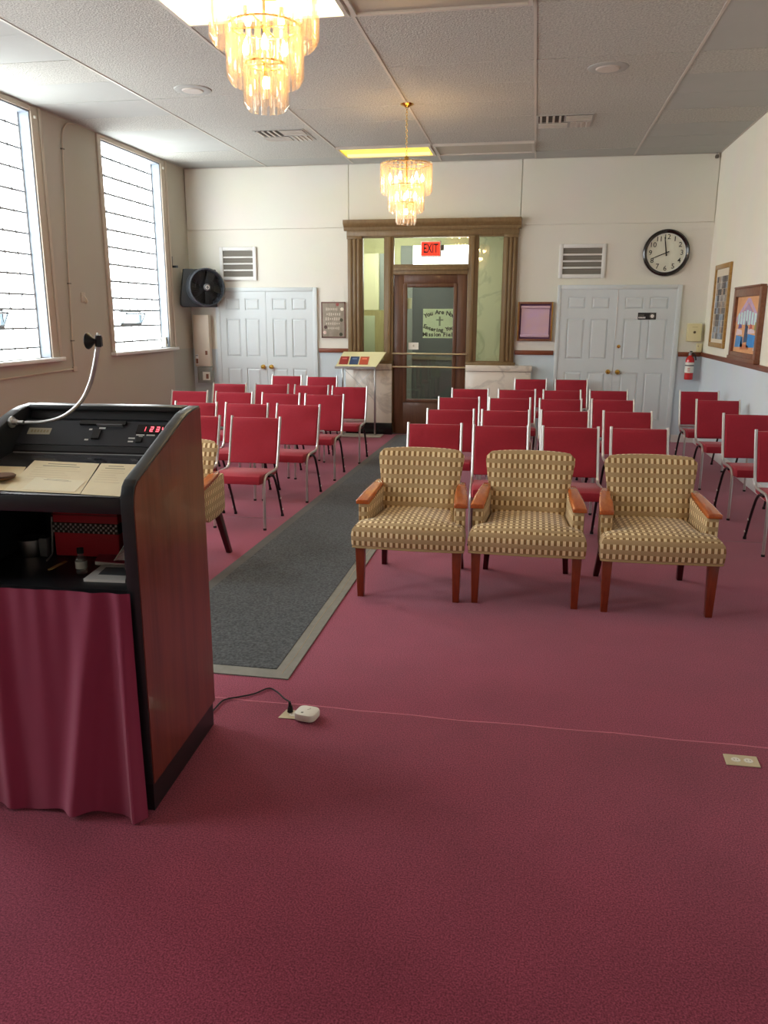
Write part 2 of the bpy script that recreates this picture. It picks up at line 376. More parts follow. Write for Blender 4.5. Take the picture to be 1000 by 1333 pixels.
# ---- windows of daylit obscure glass with lead cames and a small hopper vent
ZR = [1.226, 1.332, 1.526, 1.715, 1.86, 2.056, 2.252, 2.452, 2.65, 2.848, 3.054, 3.25, 3.454, 3.582]
def window(n, a, b, detail, label):
    xg = XL-.105; cw = .011 if n == 1 else .009
    r = struct(bpy.data.objects.new('window_%d' % n, None), label, 'window'); COL.objects.link(r); r.location = (XL, (a+b)/2, WZ0)
    def P(name, m, bx, par=r, **k): return box(name, m, (bx[0]-XL, bx[1]-XL, bx[2]-(a+b)/2, bx[3]-(a+b)/2, bx[4]-WZ0, bx[5]-WZ0), par, **k)
    # lining of the opening and casing on the wall
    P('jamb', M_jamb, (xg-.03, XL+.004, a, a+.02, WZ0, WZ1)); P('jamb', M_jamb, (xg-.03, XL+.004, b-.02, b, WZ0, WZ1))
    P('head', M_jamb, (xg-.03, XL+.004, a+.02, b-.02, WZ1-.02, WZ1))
    P('casing', M_casing, (XL, XL+.022, a-.075, a+.004, WZ0-.0, H-.012), bevel=.005); P('casing', M_casing, (XL, XL+.022, b-.004, b+.15, WZ0, H-.012), bevel=.005)
    P('casing_bead', M_casing, (XL+.022, XL+.036, b+.105, b+.15, WZ0, H-.012), bevel=.005)
    P('casing', M_casing, (XL, XL+.02, a+.004, b-.004, WZ1-.004, H-.012), bevel=.004)
    P('sill', M_white, (xg, XL+.07, a-.08, b+.16, WZ0-.04, WZ0), bevel=.008)
    P('sash_frame', M_white, (xg-.02, xg-.002, b-.04, b-.02, WZ0, WZ1-.02), bevel=.003)
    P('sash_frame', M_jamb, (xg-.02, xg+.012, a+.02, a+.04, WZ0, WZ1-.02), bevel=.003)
    ya, yb = a+.042, b-.041; wv = yb-ya
    def pane(y0, y1, z0, z1): return P('pane', M_pane, (xg-.012, xg-.006, y0, y1, z0, z1), smooth=False)
    for i in range(len(ZR)-1):
        z0, z1 = ZR[i]+.003, ZR[i+1]-.003
        if not detail: pane(ya, yb, z0, z1); continue
        if i == 3:      # short row, split into lights
            cuts = [ya+wv*k/7 for k in range(8)]
            for k in range(7): pane(cuts[k]+.0015, cuts[k+1]-.0015, z0, z1)
            for k in range(1, 7): P('came', M_came, (xg-.014, xg-.002, cuts[k]-.007, cuts[k]+.007, z0, z1))
        elif i == 2:    # row with the hopper
            h0, h1 = ya+wv*.24, ya+wv*.62
            pane(ya, h0-.002, z0, z1); pane(h1+.002, yb, z0, z1)
            hp = P('hopper_frame', M_came, (xg-.02, xg+.01, h0-.002, h0+.016, z0, z1))
            P('hopper_frame', M_came, (xg-.02, xg+.01, h1-.016, h1+.002, z0, z1)); P('hopper_frame', M_came, (xg-.02, xg+.01, h0+.016, h1-.016, z1-.018, z1)); P('hopper_frame', M_came, (xg-.02, xg+.01, h0+.016, h1-.016, z0, z0+.02))
            sr = bpy.data.objects.new('hopper_sash', None); COL.objects.link(sr); sr.parent = r; sr.location = (xg+.012-XL, (h0+h1)/2-(a+b)/2, z0+.02-WZ0); sr.rotation_euler = (0, R(26), 0)
            hw, hh = (h1-h0)/2-.02, z1-z0-.03
            MB().box(-.006, .012, -hw, -hw+.012, 0, hh).box(-.006, .012, hw-.012, hw, 0, hh).box(-.006, .012, -hw, hw, hh-.014, hh).box(-.006, .012, -hw, hw, 0, .014).build('sash_rail', M_came, sr)
            box('pane', glass_mat('hopper_glass', (.9, .97, 1), .2) if 'hopper_glass' not in MATS else MATS['hopper_glass'], (0, .004, -hw+.016, hw-.016, .02, hh-.02), sr)
        else: pane(ya, yb, z0, z1)
    for i in range(1, len(ZR)-1):
        P('came', M_came, (xg-.014, xg+.001, ya, yb, ZR[i]-cw, ZR[i]+cw))
        if detail:
            for k in range(1, 7): P('came_tie', M_came, (xg-.002, xg+.006, ya+wv*k/7-.012, ya+wv*k/7+.012, ZR[i]-cw-.006, ZR[i]+cw+.006))
    if n == 1:
        P('latch_box', M_wplas, (XL-.06, XL-.005, b-.11, b-.045, WZ0+.01, WZ0+.14), bevel=.006); P('latch_lever', M_fand, (XL-.005, XL+.004, b-.075, b-.06, WZ0+.05, WZ0+.12), bevel=.003)
    P('catch', M_wplas, (XL+.022, XL+.04, b+.03, b+.06, H-.13, H-.1), bevel=.004)
    return r
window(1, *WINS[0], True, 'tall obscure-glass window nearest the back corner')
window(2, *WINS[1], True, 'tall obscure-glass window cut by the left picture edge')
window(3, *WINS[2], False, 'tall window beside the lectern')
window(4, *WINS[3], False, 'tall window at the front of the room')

# ---- trims
t = struct(MB().box(XR-.022, XR, YF, D-.0, RAIL-.055, RAIL).build('trim_1', M_rail, bevel=.006), 'brown wooden chair rail along the right wall', 'trim')
for i, (a, b) in enumerate(((-3.04, -2.61), (-.265, .26), (1.885, XR-.022))):
    struct(box('trim_%d' % (i+2), M_rail, (a, b, D-.022, D, RAIL-.06, RAIL), bevel=.006), ('brown chair rail between left doors and entrance', 'brown chair rail between entrance and right doors', 'short brown chair rail in the back right corner')[i], 'trim')
struct(box('baseboard_right', M_white, (XR-.014, XR, YF, D, 0, .11), bevel=.004), 'white baseboard along the right wall', 'baseboard')
struct(MB().box(-3.04, -2.63, D-.014, D, 0, .1).box(-.02, .27, D-.014, D, 0, .1).box(1.88, XR-.014, D-.014, D, 0, .1).build('baseboard_back', M_white), 'white baseboard along the back wall', 'baseboard')
struct(box('baseboard_left', M_casing, (XL, XL+.014, YF, D, 0, .1), bevel=.004), 'beige baseboard along the window wall', 'baseboard')

# ---- the two pale double doors
def double_door(n, xs, x0, x1, top, label, knobm, casx0, casx1):
    r = struct(bpy.data.objects.new('door_%d' % n, None), label, 'door'); COL.objects.link(r); r.location = (xs, D, 0)
    ct = top+.055
    for c in ((casx0, x0), (x1, casx1)): box('casing', M_door, (c[0]-xs, c[1]-xs, -.03, 0, 0, ct), r, bevel=.006)
    box('casing', M_door, (x0-xs, x1-xs, -.03, 0, top, ct), r, bevel=.006)
    for s, (a, b) in ((-1, (x0, xs-.002)), (1, (xs+.002, x1))):
        a -= xs; b -= xs; wd = b-a; m_ = .095; mid = .075
        cols = [(a+m_, a+wd/2-mid/2), (a+wd/2+mid/2, b-m_)]; rows = [(.25, .91), (1.07, 1.615), (1.73, 1.895)]
        if n == 2: rows = [(p+.025, q+.02) for p, q in rows]
        mb = MB().box(a, b, -.008, -.001, .012, top)                    # groove level
        xs_ = [a]+[v for c in cols for v in c]+[b]; zs_ = [.012]+[v for rw in rows for v in rw]+[top]
        for k in range(0, 6, 2): mb.box(xs_[k], xs_[k+1], -.02, -.006, .012, top)
        for k in range(0, 8, 2):
            for c in cols: mb.box(c[0], c[1], -.02, -.006, zs_[k], zs_[k+1])
        leaf = mb.build('door_leaf', M_door, r)
        for c in cols:
            for q in rows:
                ring = lambda e, y: [(c[0]+e, y, q[0]+e), (c[1]-e, y, q[0]+e), (c[1]-e, y, q[1]-e), (c[0]+e, y, q[1]-e)]
                MB().loft([ring(.008, -.006), ring(.008, -.009), ring(.03, -.019), ]).build('raised_panel', M_door, leaf, smooth=False)
        kx = s*.062
        MB().lathe([(.001, -.075), (.02, -.073), (.029, -.062), (.03, -.05), (.02, -.04), (.012, -.034), (.012, -.026), (.032, -.024), (.032, -.019)], 16, (kx, 0, .931), 'y').build('door_knob', M_gold, leaf)
        if n == 2 and s < 0: MB().tube([(.002+.002*math.sin(k*2.1), -.022, 1.36+k*.05) for k in range(14)], [.006+.003*math.sin(k*1.9) for k in range(14)], 6).build('white_edge_strip', M_white, leaf)  # jagged white strip down the upper part of the meeting edge
        if n == 2 and s > 0: MB().lathe([(.001, -.032), (.02, -.03), (.024, -.019)], 14, (.055, 0, 1.27), 'y').build('deadbolt', M_gold, leaf)
    return r
double_door(1, -3.815, -4.514, -3.116, 1.99, 'pale blue six-panel double doors left of the entrance, under the fan', M_gold, -4.575, -3.054)
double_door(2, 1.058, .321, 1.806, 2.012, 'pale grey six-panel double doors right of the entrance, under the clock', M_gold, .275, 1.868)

# ---- the entrance: marble plinths, bronze-painted frame, side lights, transom and wooden door
er = struct(bpy.data.objects.new('door_3', None), 'brown wooden glazed entrance door in a moulded frame with side lights and transom', 'door'); COL.objects.link(er); er.location = (-1.4, D, 0)
def EP(name, m, b, par=er, **k): return box(name, m, (b[0]+1.4, b[1]+1.4, b[2]-D, b[3]-D, b[4], b[5]), par, **k)
yf = D-.055
for (a, b) in ((-2.60, -2.40), (-.455, -.275)):
    p = EP('pilaster', M_bronze, (a, b, yf, D+.05, 1.035, 2.72), bevel=.004)
    wd = b-a
    for k in (0.12, .40, .68): EP('flute', M_bronze, (a+wd*k, a+wd*k+wd*.2, yf-.016, yf, 1.06, 2.69), bevel=.006)
    EP('pilaster_cap', M_bronze, (a-.005, b+.005, yf-.024, yf+.01, 2.68, 2.72), bevel=.004)
for (a, b) in ((-2.076, -1.955), (-.932, -.807)):
    EP('mullion', M_bronze, (a, b, yf+.01, D+.05, 0.02, 2.72), bevel=.004)
    EP('mullion_bead', M_bronze, (a+.035, b-.035, yf-.008, yf+.01, 1.04, 2.7), bevel=.006)
EP('transom_bar', M_bronze, (-1.955, -.932, yf+.005, D+.05, 2.210, 2.33), bevel=.006); EP('transom_bead', M_bronze, (-1.955, -.932, yf-.02, yf+.005, 2.262, 2.30), bevel=.008)
EP('transom_stop', M_bronze, (-1.955, -.932, yf+.02, D+.04, 2.33, 2.345)); EP('transom_stop', M_bronze, (-1.955, -.932, yf+.02, D+.04, 2.695, 2.72))
EP('head', M_bronze, (-2.61, -.265, yf-.005, D+.05, 2.715, 2.80), bevel=.004)
prof = [(0, 2.79), (-.075, 2.79), (-.085, 2.815), (-.085, 2.83), (-.12, 2.86), (-.135, 2.885), (-.135, 2.925), (0, 2.925)]
MB().prism([(p[0], p[1]) for p in prof], 0, -2.645+1.4, -.24+1.4).build('cornice', M_bronze, er)
for (a, b) in ((-2.40, -2.076), (-.807, -.455)):
    EP('side_light_glass', M_glass, (a+.01, b-.01, D, D+.006, 1.05, 2.7))
    EP('glazing_bead', M_bronze, (a, a+.014, yf+.02, D+.03, 1.035, 2.715)); EP('glazing_bead', M_bronze, (b-.014, b, yf+.02, D+.03, 1.035, 2.715)); EP('glazing_bead', M_bronze, (a, b, yf+.02, D+.03, 1.035, 1.055)); EP('glazing_bead', M_bronze, (a, b, yf+.02, D+.03, 2.695, 2.715))
EP('transom_glass', M_glass, (-1.95, -.937, D, D+.006, 2.345, 2.7))
EP('sill_moulding', M_bronze, (-2.63, -1.955, yf-.03, D+.05, 1.0, 1.037), bevel=.008); EP('sill_moulding', M_bronze, (-.932, -.25, yf-.03, D+.05, 1.0, 1.037), bevel=.008)
for (a, b, c) in ((-2.63, -1.965, 0), (-.925, -.03, 1)):
    EP('marble_plinth', M_marble, (a, b, D-.09, D+.06, .165, .915), bevel=.004); EP('marble_cap', M_marble, (a-.0, b+.012*c, D-.115, D+.06, .92, 1.0), bevel=.006)
    EP('marble_base', M_baseblk, (a-.005, b+.008, D-.10, D+.06, 0.0, .162), bevel=.003)
# the door leaf itself
dx0, dx1, dy0, dy1 = -1.95, -.937, D-.02, D+.028
gx0, gx1, gz0, gz1 = -1.765, -1.118, .51, 2.045
for bx in ((dx0, gx0-.045, 0.012, 2.215), (gx1+.045, dx1, .012, 2.215)): EP('door_stile', M_walnut, (bx[0], bx[1], dy0, dy1, bx[2], bx[3]), bevel=.003)
EP('door_rail', M_walnut, (gx0-.045, gx1+.045, dy0, dy1, .012, gz0-.05), bevel=.003); EP('door_rail', M_walnut, (gx0-.045, gx1+.045, dy0, dy1, gz1+.05, 2.215), bevel=.003)
for bx in ((gx0-.05, gx0+.004, gz0-.05, gz1+.05), (gx1-.004, gx1+.05, gz0-.05, gz1+.05)): EP('door_moulding', M_walnut, (bx[0], bx[1], dy0-.014, dy0+.012, bx[2], bx[3]), bevel=.01)
EP('door_moulding', M_walnut, (gx0, gx1, dy0-.014, dy0+.012, gz1-.004, gz1+.05), bevel=.01); EP('door_moulding', M_walnut, (gx0, gx1, dy0-.014, dy0+.012, gz0-.05, gz0+.004), bevel=.01)
EP('door_glass', M_glass, (gx0-.01, gx1+.01, D, D+.006, gz0-.01, gz1+.01))
for z in (1.145, .962):
    MB().tube(bezier([(-.51, -.022, z), (-.51, -.075, z), (-.49, -.09, z), (.40, -.09, z), (.435, -.075, z), (.44, -.022, z)], 5), .011, 8).build('push_bar', mat('aged_brass', (214, 200, 164), .3, metal=.7), er)
sg = EP('notice_sticker', M_wplas, (-1.742, -1.60, D-.004, D-.001, 1.20, 1.295)); text('sticker_mark', '4', .05, M_ink, er, (-.27, -.0055, 1.25))
EP('tape_tag', M_card, (-1.762, -1.70, D-.004, D-.001, 1.755, 1.90))
# vestibule beyond the glass
ve = struct(bpy.data.objects.new('wall_vestibule', None), 'pale green vestibule behind the entrance glass', 'vestibule'); COL.objects.link(ve); ve.location = (-1.4, D+.15, 0)
V0, V1, VY0, VY1, VH = -2.95, -.05, D+.15, D+2.1, 2.95
def VP(name, m, b, **k): return box(name, m, (b[0]+1.4, b[1]+1.4, b[2]-VY0, b[3]-VY0, b[4], b[5]), ve, **k)
M_vest = mat('vestibule_paint', (214, 212, 172), .7); M_slate = mat('slate_blue_outer_door', (92, 98, 104), .3)
VP('side_wall', M_vest, (V0-.1, V0, VY0, VY1, 0, VH)); VP('side_wall', M_gmarble, (V1, V1+.1, VY0, VY1, 0, VH)); VP('lid', mat('vestibule_ceiling', (120, 122, 112), .8), (V0-.1, V1+.1, VY0, VY1+.1, VH, VH+.1))
VP('outer_wall', M_vest, (V0, -2.2, VY1-.04, VY1+.1, 0, VH)); VP('outer_wall', M_gmarble, (-1.05, V1, VY1-.04, VY1+.1, 0, VH)); VP('outer_wall', M_vest, (-2.2, -1.05, VY1-.04, VY1+.1, 2.76, VH))
VP('outer_door', M_slate, (-2.0, -1.05, VY1, VY1+.06, .02, 2.12)); VP('outer_door_rail', M_grille, (-2.0, -1.05, VY1-.02, VY1, .95, 1.0)); VP('outer_door_bar', M_came, (-2.2, -1.05, VY1-.02, VY1+.06, 2.12, 2.2)); VP('outer_post', M_came, (-2.2, -2.0, VY1-.02, VY1+.06, 0, 2.76))
VP('outer_transom_glass', glow_mat('daylit_transom_glass', (1, 1, .96), 5.0), (-2.0, -1.05, VY1+.01, VY1+.02, 2.2, 2.76), smooth=False)
VP('floor_slab', mat('vestibule_floor', (70, 72, 70), .6), (V0, V1, VY0-.15, VY1, 0, .005)); 
bp = VP('cream_board', mat('cream_board', (226, 224, 196), .6), (-2.86, -2.50, VY1-.35, VY1-.3, 1.75, 2.62)); VP('dark_post', M_came, (-2.49, -2.40, VY1-.33, VY1-.28, 1.75, 2.62)); VP('panel_door', wood_mat('vestibule_door_wood', (178, 168, 124), (158, 146, 104), .5), (-2.86, -2.32, VY1-.36, VY1-.3, .02, 1.74)); VP('panel_field', mat('panel_field', (172, 180, 158), .5), (-2.80, -2.56, VY1-.375, VY1-.36, .9, 1.66), bevel=.01)
MB().lathe([(.001, -.09), (.1, -.08), (.14, -.04), (.15, 0)], 20, (-.75, .8, VH), 'z').build('vestibule_fill', glow_mat('vestibule_fill_glow', (1, .98, .84), 70), ve)  # unseen lamp added to brighten the vestibule behind the side lights

# exit sign hung inside the transom
e1, e2 = px(548, 314, 1, D-.07), px(574, 334, 1, D-.07)
ex = thing('exit_sign', 'red illuminated EXIT sign with a pale rim above the entrance door', 'sign', ((e1.x+e2.x)/2, D-.03, e2.z))
wd, hg = (e2.x-e1.x)/2, e1.z-e2.z
box('housing', M_wplas, (-wd, wd, -.05, .01, 0, hg), ex, bevel=.006)
fc = box('face', mat('exit_red', (225, 40, 22), .4, emit=(lin((235, 46, 22)), .9)), (-wd+.014, wd-.014, -.054, -.049, .014, hg-.014), ex)
xt = text('lettering', 'EXIT', .165, mat('exit_letter', (48, 14, 12), .5), ex, (0, -.0555, hg/2), bold=.004); xt.scale = (.60, 1, 1)
MB().cyl((wd+.02, -.01, hg*.4), (wd+.02, -.01, hg*.75), .02).build('test_lamp', M_grille, ex)

# poster behind the door glass
p0, p1 = px(551, 402, 1, D+.045), px(551, 440, 1, D+.045)
po = thing('poster', 'pale green mission field poster hung behind the entrance door glass', 'poster', (p0.x, D+.045, p1.z)); PWd = .47; ph = p0.z-p1.z
box('sheet', mat('poster_paper', (224, 234, 196), .7), (0, PWd, 0, .002, 0, ph), po)
def arc_text(s, size, cx, cz, bow, parent):
    n = len(s); wch = (PWd*.96)/max(n, 11) if n > 11 else PWd*.92/n; x = cx-wch*(n-1)/2
    for i, chh in enumerate(s):
        if chh != ' ':
            u = (i-(n-1)/2)/((n-1)/2); text('letter', chh, size, M_inkd, parent, (x, -.002, cz+bow*(1-u*u)), (PI/2, R(-math.copysign(1, bow)*-12*u*abs(bow)/.04), 0), bold=.002)
        x += wch
arc_text('You Are Now', .082, PWd/2, ph*.76, .05, po); arc_text('Entering Your', .076, PWd/2, ph*.40, -.05, po); arc_text('Mission Field', .076, PWd/2, ph*.12, 0, po)
MB().box(PWd/2-.012, PWd/2+.012, -.001, 0, ph*.42, ph*.74).box(PWd/2-.05, PWd/2+.05, -.001, 0, ph*.60, ph*.645).build('cross_emblem', mat('poster_emblem', (150, 158, 130), .8), po)

# ================================================================== CEILING FITTINGS
def troffer(i, ya, state, label):
    a, b = GX[i]+.012, GX[i+1]-.012; c0, c1 = ya+.01, ya+.61; cx, cy = (a+b)/2, (c0+c1)/2
    r = thing('ceiling_light', label, 'light', (cx, cy, H-.03)); hw, hd = (b-a)/2, (c1-c0)/2
    MB().box(-hw, hw, -hd, -hd+.03, 0, .03).box(-hw, hw, hd-.03, hd, 0, .03).box(-hw, -hw+.03, -hd+.03, hd-.03, 0, .03).box(hw-.03, hw, -hd+.03, hd-.03, 0, .03).build('frame', M_tbar, r)
    if state == 'off':
        box('diffuser', M_lensoff, (-hw+.03, hw-.03, -hd+.03, hd-.03, .015, .02), r)
    else:
        col, st, tst = ((1, .86, .50), 4.5, 9.0) if state == 'on' else ((1, .66, .03), .95, 1.25)
        box('diffuser', glow_mat('lit_diffuser_'+state, col, st, base=(.5, .4, .1)) if 'lit_diffuser_'+state not in MATS else MATS['lit_diffuser_'+state], (-hw+.03, hw-.03, -hd+.03, hd-.03, .015, .02), r)
        for y in ((.1, -.1) if state == 'on' else (.12,)):
            MB().cyl((-hw+.06, y, .014), (hw-.06, y, .014), .03, n=10).build('tube', glow_mat('lit_tube_'+state, (1, .92, .62) if state == 'on' else (1, .82, .22), tst, base=(.5, .4, .1)) if 'lit_tube_'+state not in MATS else MATS['lit_tube_'+state], r)
troffer(2, 5.335, 'on', 'bright lit fluorescent panel behind the near chandelier')
troffer(3, 5.335, 'off', 'unlit fluorescent panel at the top edge beside the bright one')
troffer(2, 10.295, 'far', 'yellow lit fluorescent panel behind the far chandelier')
troffer(3, 10.295, 'off', 'unlit fluorescent panel next to the yellow one near the back wall')

def speaker(x, y, label):
    r = thing('ceiling_speaker', label, 'speaker', (x, y, H-.012)); MB().lathe([(.001, .0), (.1, .0), (.135, -.004), (.165, .003), (.172, .012), (.001, .012)], 32).build('rim', M_ceil_plain, r)
    MB().lathe([(.001, -.009), (.09, -.008), (.1, .0)], 28).build('grille', mat('speaker_grille', (198, 192, 182), .6, bump=(400, .3)), r)
speaker(.492, 7.506, 'round white ceiling speaker on the right of the ceiling'); speaker(-3.164, 7.565, 'round white ceiling speaker left of the near chandelier')

def ceiling_vent(x0, y0, label, mirror=False):
    r = thing('ceiling_vent', label, 'vent', (x0+.29, y0+.29, H-.014))
    box('plate', M_ceil_plain, (-.29, .29, -.29, .29, .004, .01), r)
    for q, (a, b, c, d, along) in enumerate(((-.27, -.01, -.27, 0, 'y'), (.01, .27, -.27, -.02, 'x'), (-.27, .03, .03, .27, 'x'), (.06, .27, .03, .27, 'y'))):
        m = [M_slot, M_slot, M_slot, M_tbar][q]; cell = box('louver_bank', m, (a, b, c, d, .002, .004), r)
        n = 4
        for k in range(n):
            if along == 'y': t0 = a+(b-a)*(k+.2)/n; box('louver', M_tbar, (t0, t0+(b-a)/n*.35, c, d, -.006, .003), cell)
            else: t0 = c+(d-c)*(k+.2)/n; box('louver', M_tbar, (a, b, t0, t0+(d-c)/n*.4, -.006, .003), cell)
ceiling_vent(-3.19, 9.24, 'square louvered ceiling vent below the near chandelier'); ceiling_vent(-.085, 9.07, 'square louvered ceiling vent above the purple picture')

# ---- chandeliers: three tiers of Y-section crystal rods round lit bulbs
def chandelier(x, y, zb, label):
    r = thing('chandelier', label, 'chandelier', (x, y, zb), group='tiered crystal chandeliers')
    top = H-zb
    MB().lathe([(.001, top-.03), (.02, top-.032), (.035, top-.022), (.06, top-.012), (.068, top-.002), (.001, top-.002)], 24).build('canopy', M_gold, r)
    mb = MB(); z = .62; k = 0
    while z < top-.035:            # chain links
        ring = [(.009*math.cos(a), 0, z+.016+.016*math.sin(a)) if k % 2 else (0, .009*math.cos(a), z+.016+.016*math.sin(a)) for a in [2*PI*i/8 for i in range(9)]]
        mb.tube(ring, .0025, 5); z += .026; k += 1
    mb.build('chain', M_gold, r)
    MB().cyl((0, 0, .09), (0, 0, .62), .008).lathe([(.001, .60), (.03, .605), (.02, .64), (.001, .645)], 12).build('stem', M_gold, r)
    tiers = [(.245, .58, .285, 34), (.17, .385, .115, 24), (.095, .225, 0, 14)]
    for (rad, zt, zl, n) in tiers:
        L = zt-zl
        pts = []
        for k in range(3):
            a = 2*PI*k/3; t = .0145; wq = .0035
            c, s = math.cos(a), math.sin(a)
            a2 = a+PI/3; pts += [(c*t+s*wq, s*t-c*wq), (c*t-s*wq, s*t+c*wq), (math.cos(a2)*.0045, math.sin(a2)*.0045)]
        mb = MB().loft([[(p[0], p[1], .018*(p[0]/.0145)+.018) for p in pts], [(p[0], p[1], L) for p in pts]])
        first = None
        for k in range(n):
            a = 2*PI*(k+.5*(rad < .2))/n; loc = (rad*math.cos(a), rad*math.sin(a), zl)
            if first is None: first = mb.build('crystal_rod', M_crystal, r, loc, (0, 0, a), smooth=False)
            else: dup(first, r, loc, (0, 0, a))
        ring = [(rad*.985*math.cos(2*PI*k/32), rad*.985*math.sin(2*PI*k/32), zt-.012) for k in range(33)]
        MB().tube(ring, .005, 6).tube([(-rad, 0, zt-.012), (rad, 0, zt-.012)], .004, 6).tube([(0, -rad, zt-.012), (0, rad, zt-.012)], .004, 6).build('tier_ring', M_gold, r)
    for (rad, z, n) in ((.16, .44, 6), (.09, .275, 4), (.0, .13, 1)):
        first = None
        for k in range(n):
            a = 2*PI*k/n+.3; loc = (rad*math.cos(a), rad*math.sin(a), z)
            if first is None:
                first = MB().lathe([(.001, -.03), (.011, -.022), (.017, -.006), (.016, .008), (.009, .026), (.001, .044)], 8).build('bulb', M_bulb, r, loc)
                MB().cyl((0, 0, -.07), (0, 0, -.026), .011, n=8).build('candle_sleeve', M_wplas, first)
            else:
                b = dup(first, r, loc); dup(first.children[0], b)
    return r
chandelier(-1.322, 4.05, 2.612, 'large crystal chandelier nearest the camera, cut by the top edge')
chandelier(-1.322, 8.40, 2.540, 'far crystal chandelier hanging before the entrance door')

# ================================================================== AISLE RUNNER
ar = thing('aisle_runner', 'long charcoal aisle runner with grey taped edging', 'rug', (-1.5, 3.34, 0))
RX0, RX1, RY0, RY1 = -2.0, -1.066, 3.34, D-.12; RK = .12; RL = RY1-RY0
def strip(name, m, x0, x1, k0, k1, y0, y1, z): 
    return MB().prism([(x0+1.5+k0*y0/RL, y0), (x1+1.5+k1*y0/RL, y0), (x1+1.5+k1*y1/RL, y1), (x0+1.5+k0*y1/RL, y1)], 2, .001, z).build(name, m, ar)
strip('pile', M_mat, RX0+.075, RX1-.085, RK, 0, .09, RL, .009)
strip('edging', M_edge, RX1-.09, RX1, 0, 0, 0, RL, .0065); strip('edging', M_edge_d, RX0, RX0+.08, RK, RK, 0, RL, .0065); strip('edging', M_edge, RX0+.08, RX1-.09, RK, 0, 0, .095, .0065)
MB().tube([(RX1-.045+1.5+.006*math.sin(k*1.3), k*.2+.05, .0068) for k in range(12)], .0012, 5).build('frayed_thread', mat('thread', (190, 170, 140), .8), ar)

# ================================================================== STACKING CHAIRS
def make_stack_chair(crossbar):
    r = thing('stacking_chair', '-', 'chair', group='red stacking chairs in rows')
    # seat pad with a waterfall front edge
    prof = [(-.285, .375), (-.29, .40), (-.278, .435), (-.24, .455), (-.10, .448), (.06, .43), (.135, .428), (.145, .41), (.13, .388), (-.2, .368)]
    MB().loft([[(x, p[0]*(.94 if abs(x) > .19 else 1), .41+(p[1]-.41)*(.8 if abs(x) > .19 else 1)) for p in prof] for x in (-.2, -.188, 0, .188, .2)]).build('seat', M_red, r)
    # back pad follows the raked posts
    def by(z): return .135+(z-.46)*.30
    rings = []
    for z, k in ((.468, .5), (.475, .9), (.49, 1), (.64, 1.04), (.80, 1), (.822, .92), (.832, .5)):
        yc = by(z)+.004; t = .022*k; hw = .199
        rings.append([(-hw, yc-t*.6, z), (-hw+.012, yc-t, z), (0, yc-t*1.05+.012, z), (hw-.012, yc-t, z), (hw, yc-t*.6, z), (hw, yc+t*.8, z), (0, yc+t+.006, z), (-hw, yc+t*.8, z)])
    MB().loft(rings).build('backrest', M_red, r)
    for s in (-1, 1):
        x = s*.209
        path = bezier([(x, by(.845), .845), (x, by(.66), .66), (x, by(.50), .50), (x, .115, .447), (x, .06, .432), (x, -.08, .432), (x, -.17, .425), (x, -.215, .385), (x, -.228, .30), (x, -.24, .012)], 4)
        fr = MB().tube(path, .0115, 8).build('side_frame', M_chrome, r)
        MB().cyl((x, -.24, 0), (x, -.24, .016), .014, .013, 8).build('foot_cap', M_rubber, fr)
        lp = bezier([(x, -.10, .41), (x, -.02, .405), (x, .06, .35), (x, .15, .20), (x, .235, .012)], 4)
        lg = MB().tube(lp, .0105, 8).build('rear_leg', M_black, r)
        MB().cyl((x, .236, 0), (x, .236, .02), .014, .013, 8).build('foot_cap', M_rubber, lg)
        for t_ in ((.165, .173), (.215, .066)): MB().lathe([(.001, -.004), (.008, -.003), (.009, .003), (.001, .004)], 8, (x+s*.011, t_[0], t_[1]), 'x').build('stack_button', M_wplas, lg)
        MB().tube(bezier([(x-s*.004, -.10, .41), (x-s*.004, -.02, .405), (x-s*.004, .06, .35), (x-s*.004, .15, .20), (x-s*.004, .232, .03)], 4), .0104, 6).build('inner_tube', M_chrome, lg) if False else None
    MB().tube([(-.2, -.2, .385), (.2, -.2, .385)], .008, 6).tube([(-.2, .08, .40), (.2, .08, .40)], .008, 6).build('stretcher', M_black, r)
    if crossbar: box('back_rail', M_chrome, (-.2, .2, by(.45)-.006, by(.45)+.006, .437, .463), r, bevel=.003)
    return r
ORD = ['front', 'second', 'third', 'fourth', 'back']; NTH = ['aisle seat', 'second seat from the aisle', 'third seat from the aisle', 'fourth seat from the aisle']
SPOTS = []
def post(l, rr): a, b = Vector(px(*l, 2, .84)), Vector(px(*rr, 2, .84)); return ((a.x+b.x)/2, (a.y+b.y)/2)
LEFT = [[((300.8, 542), (366.5, 543)), 'A2'], [((362, 525.7), (419, 527.0)), ((293.7, 524.5), (350, 525.3)), 'B3'],
        [((398, 512.7), (448.7, 513.8)), ((341.8, 511.5), (390.7, 512)), ((280.7, 509.6), (330, 510.5)), ((223, 508), (272, 508.7))],
        [((436, 502.8), (480, 503.4)), ((384, 501), (428, 501.5)), ((332.5, 499.7), (375.9, 500.3)), ((277.6, 498.7), (321.6, 499.4))],
        [((401, 489.9), (438.5, 490.2)), ((355.7, 488.6), (392, 489.0))]]
for ri, row in enumerate(LEFT):
    for ci, q in enumerate(row):
        if q == 'A2': xy = (-2.785, 6.40)
        elif q == 'B3': xy = (-3.215, 7.40)
        else: xy = post(*q)
        if ci == 0: xy = (xy[0]-[0, .012, .004, .022, 0][ri], xy[1])
        lab = 'red stacking chair, %s row, %s on the window side' % (ORD[ri], NTH[ci])
        if ri == 4: lab = ('red stacking chair right of the two before the left double doors', 'red stacking chair left of the two before the left double doors')[ci]
        SPOTS.append((xy[0], xy[1], [1.0, .5, .8, 1.0, 1.5][ri]+random.uniform(-1.2, 1.2), lab, ri >= 3))
